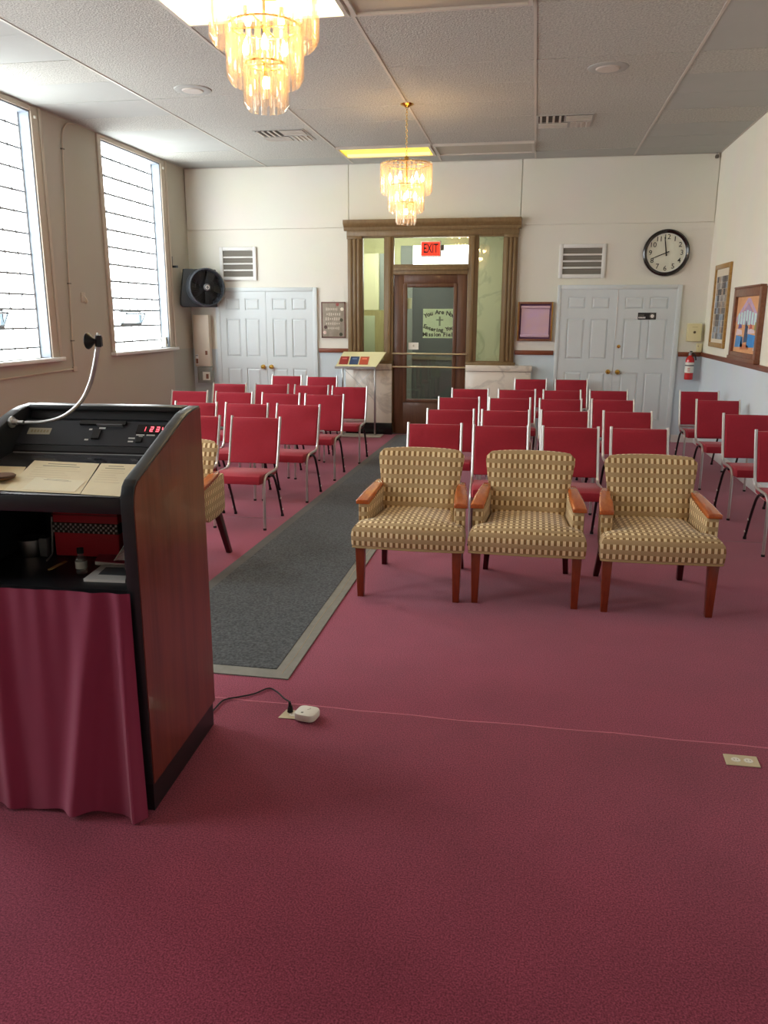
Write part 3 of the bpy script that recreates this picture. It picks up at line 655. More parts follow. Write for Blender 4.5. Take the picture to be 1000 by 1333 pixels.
CENTRE = [[((530, 550.4), (603, 551.6)), ((615, 553.4), (689.6, 554)), ((704, 555.0), (782, 556.0)), ((792.5, 557.0), (872.8, 557))],
          [((555.5, 532), (618.5, 533)), ((626, 533.3), (691, 534.2)), ((702, 534.0), (769.4, 534.6)), ((783.5, 535.4), (851, 535.5))],
          [((570.5, 516.5), (625.4, 517.4)), ((636, 517.4), (692, 518)), ((701, 519), (759, 519.5)), ((770, 520), (826, 520))],
          [((588, 505.4), (637, 506)), ((648.5, 506.6), (698, 507)), ((706.4, 507.5), (757.4, 508)), ((767.6, 508), (817.6, 508.3))],
          [((670, 492.8), (712.4, 493.3)), ((722.6, 493.5), (765.5, 493.9))]]
for ri, row in enumerate(CENTRE):
    for ci, q in enumerate(row):
        xy = post(*q)
        lab = 'red stacking chair, %s row, %s in the centre block' % (ORD[ri], NTH[ci])
        if ri == 4: lab = ('red stacking chair before the right-hand marble plinth, in the back row', 'red stacking chair before the right double doors, in the back row')[ci]
        SPOTS.append((xy[0], xy[1], [3.2, 4.0, 4.0, 4.0, 2.5][ri]+random.uniform(-.8, .8), lab, ri >= 3))
for ri, (x, y) in enumerate(((1.872, 6.395), (1.868, 7.465), (1.868, 8.70), (1.872, 9.71))):
    SPOTS.append((x, y, 1.5, 'red stacking chair against the right wall, %s of the four from the front' % ['first', 'second', 'third', 'last'][ri], ri == 3))
proto = {}
for x, y, ang, lab, bar in SPOTS:
    ang = R(ang); loc = (x+math.sin(ang)*.2505, y-math.cos(ang)*.2505, 0)
    if bar not in proto:
        c = make_stack_chair(bar); c.location = loc; c.rotation_euler = (0, 0, ang); c['label'] = lab; proto[bar] = c
    else: dup_tree(proto[bar], loc, ang, lab)

# ================================================================== ARMCHAIRS
def make_armchair():
    r = thing('armchair', '-', 'armchair', group='check-upholstered armchairs')
    # T-shaped seat: wide in front of the arms, narrow between them
    def outline(e):
        return [(-.338+e, -.37+e), (-.30, -.378+e), (0, -.385+e), (.30, -.378+e), (.338-e, -.37+e), (.335-e, -.24-e*.3), (.262-e, -.19-e*.4), (.235-e, .20-e), (0, .215-e), (-.235+e, .20-e), (-.262+e, -.19-e*.4), (-.335+e, -.24-e*.3)]
    rings = []
    for e, z in ((.012, .322), (.003, .34), (0, .40), (.006, .432), (.022, .452), (.05, .465)):
        rings.append([(p[0], p[1], z+(.012*(1-(p[0]/.34)**2) if z > .44 else 0)-(.006 if p[1] > 0 and z > .44 else 0)) for p in outline(e)])
    mb = MB(); n = 12; vs = [p for rg in rings for p in rg]; fs = []
    for i in range(len(rings)-1):
        for j in range(n): fs.append((i*n+j, i*n+(j+1) % n, (i+1)*n+(j+1) % n, (i+1)*n+j))
    b0 = (len(rings)-1)*n; vs.append((0, -.10, .486)); c = len(vs)-1
    for j in range(n): fs.append((b0+j, b0+(j+1) % n, c))
    fs.append(tuple(range(n))[::-1]); mb.add(vs, fs)
    seat = mb.build('seat', M_weave, r, uv=True)
    MB().tube([(p[0], p[1], .323) for p in outline(.008)]+[(outline(.008)[0][0], outline(.008)[0][1], .323)], .005, 6).build('piping', mat('tan_piping', (176, 150, 104), .8), seat)
    # raked, tapering back with rounded top corners, slightly hollow
    def back_pt(u, v, side):
        z = .435+v*.40; hw = .225+.062*v; 
        if v > .84: hw -= .042*((v-.84)/.16)**2.6
        if v < .08: hw -= .01
        z += -.008*max(0, (v-.8)/.2)*abs(u)**3; x = u*hw; y = .13+v*.125; th = .085-.03*v
        dish = -.03*(u*u)                              # edges come forward
        edge = (1-abs(u)**6)*(1-max(0, (v-.9)/.1)**2*.7)
        return (x, y+dish+(-th/2*edge if side < 0 else th*.75*edge), z)
    U, V = 14, 12; vs = []; fs = []
    for side in (-1, 1):
        for j in range(V+1):
            for i in range(U+1): vs.append(back_pt(-1+2*i/U, j/V, side))
    W_ = U+1; off = W_*(V+1)
    for j in range(V):
        for i in range(U):
            a = j*W_+i; fs.append((a, a+1, a+W_+1, a+W_)); fs.append((off+a, off+a+W_, off+a+W_+1, off+a+1))
    for i in range(U):
        fs.append((i, off+i, off+i+1, i+1)); a = V*W_+i; fs.append((a, a+1, off+a+1, off+a))
    for j in range(V):
        a = j*W_; fs.append((a, a+W_, off+a+W_, off+a)); a += U; fs.append((a, off+a, off+a+W_, a+W_))
    MB().add(vs, fs).build('backrest', M_weave, r, uv=True)
    for s in (-1, 1):
        # padded side: from the seat rail up to the arm, toed in towards the back
        def sx(y): return .293-(y+.21)*.08
        rings = []
        for y, zt, hw in ((-.215, .553, .026), (-.205, .555, .034), (-.05, .572, .034), (.12, .592, .032), (.26, .60, .028), (.30, .585, .02)):
            zb = .325 if y > -.1 else .42
            if y > .2: zb = .34
            c = s*sx(y); rings.append([(c-hw, y, zb), (c+hw, y, zb), (c+hw, y, zt), (c-hw, y, zt)])
        pa = MB().loft(rings).build('side_panel', M_weave, r, bevel=.006, uv=True)
        rings = []
        for y, z, hw, t in ((-.228, .556, .036, .018), (-.222, .553, .041, .024), (-.06, .573, .041, .024), (.10, .592, .034, .022), (.19, .603, .026, .02)):
            c = s*(sx(y)+.004); rings.append([(c-hw, y, z), (c+hw, y, z), (c+hw, y, z+t), (c+hw*.7, y, z+t+.006), (c-hw*.7, y, z+t+.006), (c-hw, y, z+t)])
        MB().loft(rings).build('arm_cap', M_arm, r, bevel=.003)
        x = s*.29
        MB().loft([[(x-.028, -.345, .33), (x+.028, -.345, .33), (x+.028, -.285, .33), (x-.028, -.285, .33)], [(x-.019, -.332, 0), (x+.019, -.332, 0), (x+.019, -.292, 0), (x-.019, -.292, 0)]]).build('front_leg', M_cherry, r, bevel=.003)
        x = s*.235; x2 = s*.265
        MB().loft([[(x-.022, .18, .40), (x+.022, .18, .40), (x+.022, .235, .40), (x-.022, .235, .40)], [(x2-.017, .335, 0), (x2+.017, .335, 0), (x2+.017, .375, 0), (x2-.017, .375, 0)]]).build('rear_leg', M_cherry_d, r, bevel=.003)
    return r
AC = [(-.683, 4.865, 0, 'check-upholstered armchair beside the aisle runner, left of the row of three'), (.008, 4.885, 0, 'check-upholstered armchair in the middle of the row of three'),
      (.745, 4.880, 2.0, 'check-upholstered armchair at the right end of the row of three'), (-2.375, 4.93, -2, 'check-upholstered armchair half hidden behind the lectern')]
a0 = make_armchair(); 
for i, (x, y, a, lab) in enumerate(AC):
    if i == 0: a0.location = (x, y, 0); a0['label'] = lab; a0.rotation_euler = (0, 0, R(a))
    else: dup_tree(a0, (x, y, 0), R(a), lab)

# ================================================================== LECTERN
LT = R(3.0); LO = Vector((-1.208, 2.262, 0))
lc = thing('lectern', 'black lectern with mahogany sides, open shelf and burgundy drape', 'lectern', LO, LT)
LW, LD = .70, .63; Wp = .046
def Lw(x, y, z):       # lectern-local -> world
    return Vector((LO.x+x*math.cos(LT)-y*math.sin(LT), LO.y+x*math.sin(LT)+y*math.cos(LT), z))
def toL(p):            # world -> lectern-local
    dx, dy = p.x-LO.x, p.y-LO.y; return Vector((dx*math.cos(LT)+dy*math.sin(LT), -dx*math.sin(LT)+dy*math.cos(LT), p.z))
prof = [(.0, .105), (.0, 1.085), (.004, 1.115), (.018, 1.143), (.04, 1.16), (.12, 1.187), (.25, 1.232), (.40, 1.285), (.455, 1.304), (.50, 1.317), (.55, 1.325), (LD, 1.33), (LD, .105)]
for x0, x1, out in ((-Wp, -.003, 1), (-LW+.003, -LW+Wp, -1)):
    sp = MB().prism(prof, 0, x0, x1).build('side_panel', M_ledge, lc, bevel=.004)
    fx = (-.003, .0) if out > 0 else (-LW, -LW+.003)
    MB().prism([(max(.004, p[0]+.004) if p[0] < LD else LD-.004, p[1]-.006 if p[1] > .2 else p[1]+.002) for p in prof], 0, *fx).build('wood_veneer', M_lam, sp, smooth=False)
box('rear_panel', M_lblack, (-LW+Wp, -Wp, LD-.022, LD, .105, 1.318), lc); box('rear_cap', M_ledge, (-LW+Wp, -Wp, LD-.075, LD, 1.312, 1.331), lc, bevel=.005)
box('plinth', M_lblack, (-LW+.008, -.008, .01, LD-.01, .0, .105), lc)
# sloping desk with a clear cover, control panel behind it
def slope_slab(name, m, x0, x1, pts, par=lc, **k): return MB().prism(pts, 0, x0, x1).build(name, m, par, **k)
slope_slab('desk', M_lblack, -LW+Wp, -Wp, [(.005, 1.105), (.005, 1.052), (.42, 1.10), (.42, 1.170)], bevel=.004)
slope_slab('desk_cover', mat('clear_cover', (44, 46, 54), .12, coat=.5), -LW+Wp+.01, -Wp-.004, [(.008, 1.1062), (.41, 1.1685), (.41, 1.171), (.008, 1.1087)])
slope_slab('cover_edge', mat('cover_edge', (150, 152, 156), .3), -LW+Wp+.01, -Wp-.004, [(.405, 1.170), (.4105, 1.171), (.4105, 1.1735), (.405, 1.1725)])
slope_slab('desk_lip', M_lblack, -LW+Wp, -Wp, [(.42, 1.10), (.42, 1.178), (.438, 1.196), (.46, 1.196), (.46, 1.10)])
C0, C1 = Vector((.44, 1.198)), Vector((.53, 1.276))
cp = slope_slab('control_panel', mat('panel_plastic', (44, 47, 54), .45), -LW+Wp, -Wp, [(C0.x, C0.y), (C1.x, C1.y), (C1.x+.03, C1.y), (.47, 1.19)])
slope_slab('top_recess', M_lblack, -LW+Wp, -Wp, [(.53, 1.272), (.562, 1.280), (LD-.02, 1.280), (LD-.02, 1.25), (.53, 1.25)])
slope_slab('upper_fascia', M_lblack, -LW+Wp, -Wp, [(.562, 1.276), (.576, 1.318), (LD-.02, 1.318), (LD-.02, 1.276)])
ca = math.atan2(C1.y-C0.y, C1.x-C0.x)
def onpanel(name, m, u0, u1, v0, v1, t=.003, par=cp, proud=0):
    """piece lying on the control panel: u along the width from the right edge, v up the slope"""
    L = (C1-C0).length; n = Vector((-math.sin(ca), math.cos(ca))); d = (C1-C0).normalized()
    q = lambda v, h: (C0.x+d.x*v*L+n.x*h, C0.y+d.y*v*L+n.y*h)
    return slope_slab(name, m, -u1, -u0, [q(v0, proud), q(v1, proud), q(v1, proud+t), q(v0, proud+t)], par)
onpanel('lamp_slot', M_black, .25, .43, .82, .97, .008); onpanel('slot_lip', mat('slot_lip', (120, 124, 130), .4), .26, .36, .77, .80, .012)
onpanel('rocker_switch', M_black, .335, .365, .25, .62, .007)
for u0, u1, v0, v1 in ((.325, .35, .68, .74), (.375, .387, .62, .68), (.375, .39, .2, .26)): onpanel('switch_legend', M_paper2, u0, u1, v0, v1, .0008)
onpanel('name_label', mat('label_card', (186, 184, 164), .6), .535, .625, .40, .66, .0012)
for k in range(6): onpanel('label_print', M_ink, .543+k*.0125, .551+k*.0125, .48, .58, .0006, cp, .0012)
dsp = onpanel('clock_display', mat('display_black', (10, 6, 8), .2), .06, .20, .52, .86, .004)
LL = (C1-C0).length
def seg_digit(ch, u, v, h):
    S = {'1': 'bc', '2': 'abged', '3': 'abgcd', '4': 'fgbc'}[ch]; wv = h*LL*.55
    mled = MATS.get('red_led') or glow_mat('red_led', (1, .02, .06), 1.5)
    t = .0022
    for s in S:
        if s in 'agd': vv = {'a': v+h, 'g': v+h/2, 'd': v}[s]; onpanel('led_segment', mled, u-wv, u, vv-.02, vv+.02, .0008, dsp, .004)
        else:
            uu = u-wv if s in 'bc' else u
            vv = v+h/2 if s in 'bf' else v; onpanel('led_segment', mled, uu-t/2, uu+t/2, vv, vv+h/2, .0008, dsp, .004)
for chh, u in (('1', .178), ('2', .148), ('3', .125), ('4', .102)): seg_digit(chh, u, .60, .17)
onpanel('display_legend', M_paper2, .165, .197, .44, .49, .0008); onpanel('display_legend', M_paper2, .125, .157, .44, .49, .0008)
onpanel('set_switch', M_black, .168, .188, .16, .36, .005); onpanel('display_legend', M_paper2, .197, .222, .30, .35, .0008); onpanel('display_legend', M_paper2, .2, .22, .17, .22, .0008); onpanel('display_legend', M_paper2, .17, .185, .39, .42, .0008)
# open shelf
box('shelf', M_lblack, (-LW+Wp, -Wp, .01, LD-.022, .782, .80), lc); box('lower_back', M_lblack, (-LW+Wp, -Wp, LD-.04, LD-.022, .105, 1.05), lc)
box('lower_front', M_lblack, (-LW+Wp, -Wp, .03, .045, .0, .782), lc)
# drape hung over the shelf front down to the carpet
U, V = 90, 22; vs = []; fs = []
def drape(u, v):
    x = -LW+.03+(LW-.06)*u; x = x + (.008*v*v if u > .75 else 0)*(u-.75)*4
    if u > .9: x += .012*v
    fold = sum(A*math.exp(-((u-c-sh*v)/wd)**2) for c, sh, wd, A in ((.02, .0, .05, .03), (.25, .02, .05, .026), (.48, .0, .10, .012), (.80, -.16, .06, .050), (.95, .0, .035, .045)))
    y = -.004-(.018+.05*v)*.5 - fold*(.25+.9*v**.8)*.9 + .0015*math.sin(u*60)*(1-v)**2
    z = .797-(.797-.003-.016*(1-math.exp(-((u-.36)/.10)**2)-math.exp(-((u-.95)/.2)**2)*.8))*v
    return (x, y, z)
for j in range(V+1):
    for i in range(U+1): vs.append(drape(i/U, j/V))
n0 = len(vs); vs += [(p[0], p[1]+.004, p[2]) for p in vs[:n0]]
for j in range(V):
    for i in range(U):
        a = j*(U+1)+i; fs.append((a, a+1, a+U+2, a+U+1)); fs.append((n0+a, n0+a+U+1, n0+a+U+2, n0+a+1))
MB().add(vs, fs).build('drape', M_cloth, lc)
# gooseneck with its black bell-shaped head, fixed inside the left cheek
gy = 2.655
pts = [px(x, y, 1, gy) for x, y in ((33, 550), (58, 549), (84, 541), (105, 523), (117, 500), (123.5, 475), (128, 447))]
gl = thing('gooseneck_lamp', 'chrome gooseneck with black bell-shaped head on the lectern', 'lamp', pts[0])
o = pts[0]; path = [p-o for p in bezier(pts, 10)]
gn = MB(); 
rs = [.0058+.0007*(k % 2) for k in range(len(path)*3)]
fine = bezier([p-o for p in pts], 30); gn.tube(fine, [(.0056+.0034*(k/len(fine))**1.5)+(.0007 if k % 2 else 0) for k in range(len(fine))], 10).build('flexible_arm', M_chrome, gl)
xw = Lw(-LW+Wp, .4, 0).x
MB().lathe([(.001, 0), (.021, .0), (.021, .006), (.012, .009), (.010, .024), (.007, .026), (.007, .05), (.001, .05)], 18, (xw-o.x+.001, 0, 0), 'x').build('wall_flange', M_chrome, gl)
hd = path[-1]; 
MB().cyl(hd+Vector((-.001, 0, -.012)), hd+Vector((.003, 0, .028)), .011, .011, 14).box(hd.x+.004, hd.x+.014, hd.y-.006, hd.y+.006, hd.z-.01, hd.z+.022).build('socket', M_fand, gl)
MB().cyl(hd+Vector((.001, 0, .024)), hd+Vector((.001, 0, .036)), .004, n=8).build('pivot', M_chrome, gl)
MB().lathe([(.001, -.006), (.008, -.005), (.010, -.012), (.024, -.026), (.029, -.034), (.0285, -.0355), (.02, -.03), (.001, -.028)], 22, (hd.x-.002, hd.y-.004, hd.z+.008), 'x').build('bell_head', M_fand, gl, rot=(0, 0, 0))
# papers on the desk
DS = (1.171-1.1087)/(.41-.008)
def deskz(y): return 1.1092+(y-.008)*DS
def deskpx(x, y):
    """photo pixel -> lectern-local point on the sloping desk"""
    d = _f*F_PX + CR*(x-500) - CU*(y-666.5); a_, b_ = .5, 6.0; d = d/F_PX
    for _ in range(50):
        t_ = (a_+b_)/2; q_ = toL(CAM+d*t_)
        if q_.z > deskz(q_.y): a_ = t_
        else: b_ = t_
    return q_
def sheet(m, quad, lab, lift, rows, ink):
    P = [deskpx(*q_) for q_ in quad]; o_ = sum(P, Vector())/4
    for p_ in P: p_.y = max(.012, p_.y); p_.x = min(-Wp-.004, max(-LW+Wp+.002, p_.x))
    r = thing('paper_sheet', lab, 'paper', Lw(o_.x, o_.y, deskz(o_.y)), LT); 
    def Q(u, v, e):
        p_ = (P[0]*(1-u)+P[1]*u)*(1-v)+(P[3]*(1-u)+P[2]*u)*v; return (p_.x-o_.x, p_.y-o_.y, deskz(p_.y)-deskz(o_.y)+lift+e)
    def slab(name, mm, u0, u1, v0, v1, e0, e1, par=r): return MB().loft([[Q(u0, v0, e0), Q(u1, v0, e0), Q(u1, v1, e0), Q(u0, v1, e0)], [Q(u0, v0, e1), Q(u1, v0, e1), Q(u1, v1, e1), Q(u0, v1, e1)]]).build(name, mm, par, smooth=False)
    slab('leaf', m, 0, 1, 0, 1, 0, .0006)
    for k in range(rows): 
        u0, u1 = (.25, .68) if k == 0 else ((.2, .75) if k == 1 else (.12, .6+.07*((k*5) % 4))); slab('print_line', M_ink if k < 2 else ink, u0, u1, .08+k*.075, .10+k*.075, .0006, .0008)
    return r
faint = mat('faint_ink', (230, 217, 182), .8)
sheet(mat('aged_paper_dark', (238, 222, 182), .8), ((-30, 606), (34, 608), (14, 639), (-45, 636)), 'aged sheet at the left end of the lectern desk', .0002, 0, faint)
sheet(M_paper, ((45, 600), (129.5, 604), (104, 643.5), (5, 639)), 'aged typed sheet in the middle of the lectern desk', .0012, 8, faint)
sheet(M_paper, ((132, 603.5), (178, 605), (165, 647), (104.5, 643.5)), 'aged typed sheet at the right edge of the lectern desk', .0006, 8, faint)
sheet(mat('pale_paper', (250, 242, 212), .8), ((47, 622), (112, 627), (97, 641.5), (28, 638)), 'pale half sheet lying over the middle sheet on the lectern desk', .0024, 2, faint)
q = toL(px(6, 624, 2, 1.13)); lo = thing('leather_case', 'small brown leather case at the left picture edge on the lectern', 'case', Lw(q.x-.012, q.y, deskz(q.y)+.0065), R(20))
MB().lathe([(.001, 0), (.04, 0), (.045, .004), (.043, .012), (.001, .016)], 20).build('body', mat('brown_leather', (112, 74, 44), .5), lo)
MB().lathe([(.043, .005), (.0465, .006), (.0465, .009), (.043, .01)], 20).build('stitched_edge', mat('dark_leather', (72, 46, 30), .5), lo)
# things on the open shelf
SZ = .80
def onshelf(x, y): return px(x, y, 2, SZ)
p = onshelf(37, 724); tn = thing('round_tin', 'round grey metal tin on the lectern shelf', 'tin', (p.x, p.y+.03, SZ))
MB().lathe([(.001, 0), (.047, 0), (.049, .004), (.049, .052), (.001, .052)], 32).build('body', M_steel, tn); MB().lathe([(.001, .052), (.051, .053), (.051, .062), (.045, .064), (.001, .063)], 32).build('lid', M_steel, tn)
p = onshelf(73, 723); q = onshelf(170, 728)
rb = thing('red_box', 'red box with a woven black and silver band on the lectern shelf', 'box', (p.x, p.y, SZ), LT)
bw = .25; box('body', mat('red_fabric', (176, 26, 44), .6, bump=(300, .2)), (0, bw, 0, .14, 0, .165), rb, bevel=.006)
bd = box('woven_band', M_inkd, (-.002, bw+.002, -.004, .143, .09, .128), rb)
for j in range(4):
    for i in range(26):
        if (i+j) % 2 == 0: box('bead', M_steel, (i*bw/26+.001, (i+1)*bw/26-.002, -.0065, -.003, .0915+j*.009, .099+j*.009), bd)
box('piping', mat('red_piping', (120, 20, 34), .6), (-.001, bw+.001, -.003, .002, .155, .16), rb)
p = onshelf(107, 746); bt = thing('glass_bottle', 'small clear bottle with black cap on the lectern shelf', 'bottle', (p.x, p.y, SZ))
MB().lathe([(.001, .001), (.017, .001), (.019, .006), (.019, .05), (.014, .058), (.009, .062), (.009, .074), (.001, .074)], 20).build('glass_body', glass_mat('bottle_glass', (.85, .9, .88), .35, (.8, .85, .8), .12), bt)
MB().lathe([(.001, .072), (.0115, .072), (.0115, .09), (.001, .092)], 18).build('cap', M_rubber, bt); MB().lathe([(.0195, .02), (.0198, .02), (.0198, .045), (.0195, .045)], 20).build('paper_label', mat('bottle_label', (170, 172, 160), .7), bt)
s0, s1 = onshelf(62, 743), onshelf(88, 730); p = (s0+s1)/2; ps = thing('wooden_stick', 'flat wooden craft stick on the lectern shelf', 'stick', (p.x, p.y, SZ), math.atan2(s1.y-s0.y, s1.x-s0.x))
pp = [(-.045+.008*math.cos(a), .008*math.sin(a)) for a in [PI/2+PI*k/8 for k in range(9)]]+[(.045+.008*math.cos(a), .008*math.sin(a)) for a in [-PI/2+PI*k/8 for k in range(9)]]
MB().prism(pp, 2, 0, .002).build('blade', mat('birch', (196, 160, 104), .7), ps); box('worn_end', mat('birch_dark', (170, 132, 82), .7), (.028, .045, -.0075, .0075, .002, .0023), ps)
def shelf_quad(lab, quad, th, cover, band):
    P = [onshelf(*q_) for q_ in quad]; 
    lim = Lw(-Wp-.004, .2, 0).x
    for p_ in P: p_.x = min(p_.x, lim)
    o_ = sum(P, Vector())/4; r = thing('booklet', lab, 'booklet', (o_.x, o_.y, SZ)); ring = [(p_.x-o_.x, p_.y-o_.y) for p_ in P]
    MB().prism(ring, 2, 0, th).build('pages', M_paper2, r, smooth=False); MB().prism([(a_*1.01, b_*1.01) for a_, b_ in ring], 2, th, th+.0015).build('cover', cover, r, smooth=False)
    if band: MB().prism([(a_*.75+.012, b_*.5+.008) for a_, b_ in ring], 2, th+.0015, th+.002).build('cover_band', mat('grey_print', (92, 98, 104), .7), r, smooth=False)
    return o_
p = shelf_quad('white booklet with grey band at the front of the lectern shelf', ((109, 757), (163, 759), (166, 738), (134, 738)), .008, M_paper2, True)
shelf_quad('white booklet with magenta cover at the back right of the lectern shelf', ((124, 735), (162, 738), (164, 722), (132, 721)), .012, mat('magenta_print', (178, 70, 100), .6), False)
p = Vector((p.x-.02, p.y-.03, 0))
pf = thing('plastic_sleeve', 'clear plastic sleeve leaning against the right cheek of the lectern shelf', 'sleeve', (p.x+.02, p.y+.12, SZ+.022), R(8))
pfv = [(-.03, 0, 0), (.06, .0, 0.002), (.075, .02, .13), (.05, .02, .12)]
MB().loft([[(a, b, c) for a, b, c in pfv], [(a, b+.0012, c) for a, b, c in pfv]]).build('film', glass_mat('clear_film', (.95, .95, .95), .3, (.9, .9, .9), .08), pf)
MB().tube([(-.03, -.0005, 0), (-.005, .004, .035), (.03, .014, .09), (.05, .019, .12)], .0012, 5).build('fold', M_paper2, pf)
c1 = [onshelf(x, y) for x, y in ((61, 731), (63, 729), (65, 727), (68, 722))]
cb = thing('grey_cable', 'grey cable rising between the tin and the red box on the lectern shelf', 'cable', (c1[0].x, c1[0].y, SZ))
MB().tube(bezier([p_-c1[0]+Vector((0, 0, .004)) for p_ in c1]+[c1[-1]-c1[0]+Vector((.0, .01, .05)), c1[-1]-c1[0]+Vector((.0, .02, .14))], 8), .0035, 6).build('cord', mat('grey_cord', (150, 150, 148), .5), cb)
box('plug', mat('grey_plug', (96, 98, 100), .5), (c1[-1].x-c1[0].x-.03, c1[-1].x-c1[0].x+.002, .05, .08, .0, .07), cb, bevel=.004)

# ================================================================== FLOOR OUTLETS
def outlet(a, b, c, d, label, split=None):
    P = [px(*q, 2, .003) for q in (a, b, c, d)]; o = sum(P, Vector())/4; o.z = 0
    r = thing('floor_outlet', label, 'outlet', o); ring = [(p.x-o.x, p.y-o.y) for p in P]
    MB().prism(ring, 2, 0, .004).build('cover_plate', mat('plate_metal', (206, 192, 158), .4, metal=.2), r, bevel=.0015, seg=1)
    L = (P[1]-P[0]).length
    for k in (-.17, .2):
        c0 = Vector((L*k, 0)); MB().lathe([(.001, .0055), (.016, .0055), (.0175, .004), (.0175, .003)], 18, (c0.x, 0, 0)).build('socket', M_wplas, r)
        for s in (-1, 1): box('slot', M_grille, (c0.x+s*.006-.001, c0.x+s*.006+.001, -.004, .004, .0055, .006), r)
    return o
outlet((941, 981), (985, 985), (991, 999), (946, 995), 'metal floor outlet plate at the right picture edge')
oo = outlet((373, 923.5), (405, 927), (410, 938), (362, 934), 'metal floor outlet plate under the white plug-in box')
pc = px(400, 935, 2, .0); ad = thing('plug_adapter', 'white squarish plug-in adapter box on the carpet outlet', 'adapter', (pc.x, pc.y, .005), R(-8))
def sq(w_, z): return [(w_*math.copysign(abs(math.cos(a))**.55, math.cos(a)), w_*.95*math.copysign(abs(math.sin(a))**.55, math.sin(a)), z) for a in [2*PI*k/28 for k in range(28)]]
MB().loft([sq(.044, 0), sq(.048, .004), sq(.049, .022), sq(.046, .03), sq(.038, .033)]).build('housing', M_wplas, ad)
box('status_window', M_grille, (-.016, -.006, -.03, -.02, .0328, .0335), ad); MB().tube([(0, .005, .033), (.01, .015, .0335), (.004, .025, .0335)], .0012, 5).build('embossed_mark', mat('emboss', (200, 196, 184), .4), ad)
p0 = px(378, 928, 2, .0)
pl = [px(x, y, 2, .006) for x, y in ((281, 921), (292, 911), (312, 907), (331, 903), (349, 896), (360, 900))]
pc2 = thing('power_cord', 'black power cord curving from the lectern to the floor outlet', 'cord', (pl[0].x, pl[0].y, 0)); o = Vector((pl[0].x, pl[0].y, 0))
path = [px(276, 927, 2, .006)-o]+[p-o for p in pl]+[px(370, 909, 2, .03)-o, Vector((p0.x, p0.y, .05))-o, Vector((p0.x, p0.y, .03))-o]
MB().tube(bezier(path, 8), .0034, 7).build('cable', M_rubber, pc2)
MB().cyl(Vector((p0.x, p0.y, .006))-o, Vector((p0.x, p0.y, .03))-o, .013, .010, 12).cyl(Vector((p0.x, p0.y, .03))-o, Vector((p0.x-.004, p0.y+.006, .052))-o, .008, .005, 10).build('plug', M_rubber, pc2)

# ================================================================== ON THE BACK WALL
def wall_grille(x0, x1, z0, z1, label):
    r = thing('wall_grille', label, 'vent', ((x0+x1)/2, D-.001, z0)); hw, hg = (x1-x0)/2, z1-z0; f = .05
    box('backing', M_grille, (-hw+f, hw-f, -.006, 0, f, hg-f), r)
    for b in ((-hw, -hw+f, 0, hg), (hw-f, hw, 0, hg)): box('frame_bar', M_white, (b[0], b[1], -.028, 0, b[2], b[3]), r, bevel=.005)
    for b in ((0, f), (hg-f, hg)): box('frame_bar', M_white, (-hw+f, hw-f, -.028, 0, b[0], b[1]), r, bevel=.005)
    pitch = (hg-2*f)/4
    for k in range(1, 4): box('louver', M_white, (-hw+f, hw-f, -.022, -.004, f+pitch*k-.011, f+pitch*k+.011), r, bevel=.004)
    for k in range(12): box('screen_wire', mat('screen_wire', (136, 130, 120), .7), (-hw+f, hw-f, -.008, -.006, f+(hg-2*f)*(k+.5)/12-.002, f+(hg-2*f)*(k+.5)/12+.002), r)
a, b = px(286, 322, 1, D), px(335, 365, 1, D); wall_grille(a.x, b.x, b.z, a.z, 'white louvered wall grille beside the black fan')
a, b = px(729, 318, 1, D), px(787, 362, 1, D); wall_grille(a.x, b.x, b.z, a.z, 'white louvered wall grille left of the clock')

# clock
c = px(867.5, 329, 1, D-.03); cr = .293
ck = thing('wall_clock', 'round wall clock with black rim and cream dial', 'clock', (c.x, D, c.z-cr))
MB().lathe([(cr*.82, -.03), (cr*.86, -.046), (cr*.93, -.055), (cr*.985, -.045), (cr, -.02), (cr*.98, 0), (cr*.82, 0)], 56, (0, 0, cr), 'y').build('rim', mat('dark_brown_rim', (30, 22, 20), .22, coat=.5), ck)
dial = MB().lathe([(.001, -.02), (cr*.87, -.02), (cr*.87, -.01), (.001, -.01)], 48, (0, 0, cr), 'y').build('dial', mat('cream_dial', (222, 222, 204), .6), ck)
MB().lathe([(cr*.80, -.0205), (cr*.80, -.03), (cr*.85, -.034), (cr*.85, -.0205)], 48, (0, 0, cr), 'y').build('inner_bezel', M_white, ck)
for k in range(1, 13):
    a = 2*PI*k/12; text('numeral', str(k), .088, M_inkd, dial, (.195*math.sin(a), -.0212, cr+.195*math.cos(a)), bold=.0005)
for nm, ang, ln, wd, yy in (('hour_hand', R(351), .195, .009, -.026), ('minute_hand', R(248), .19, .007, -.029)):
    mb = MB().add([(-wd, yy, -.04), (wd, yy, -.04), (wd*.5, yy, ln), (-wd*.5, yy, ln), (-wd, yy+.002, -.04), (wd, yy+.002, -.04), (wd*.5, yy+.002, ln), (-wd*.5, yy+.002, ln)], [(0, 1, 2, 3), (7, 6, 5, 4), (0, 4, 5, 1), (1, 5, 6, 2), (2, 6, 7, 3), (3, 7, 4, 0)])
    mb.build(nm, M_inkd, ck, (0, 0, cr), (0, ang, 0))

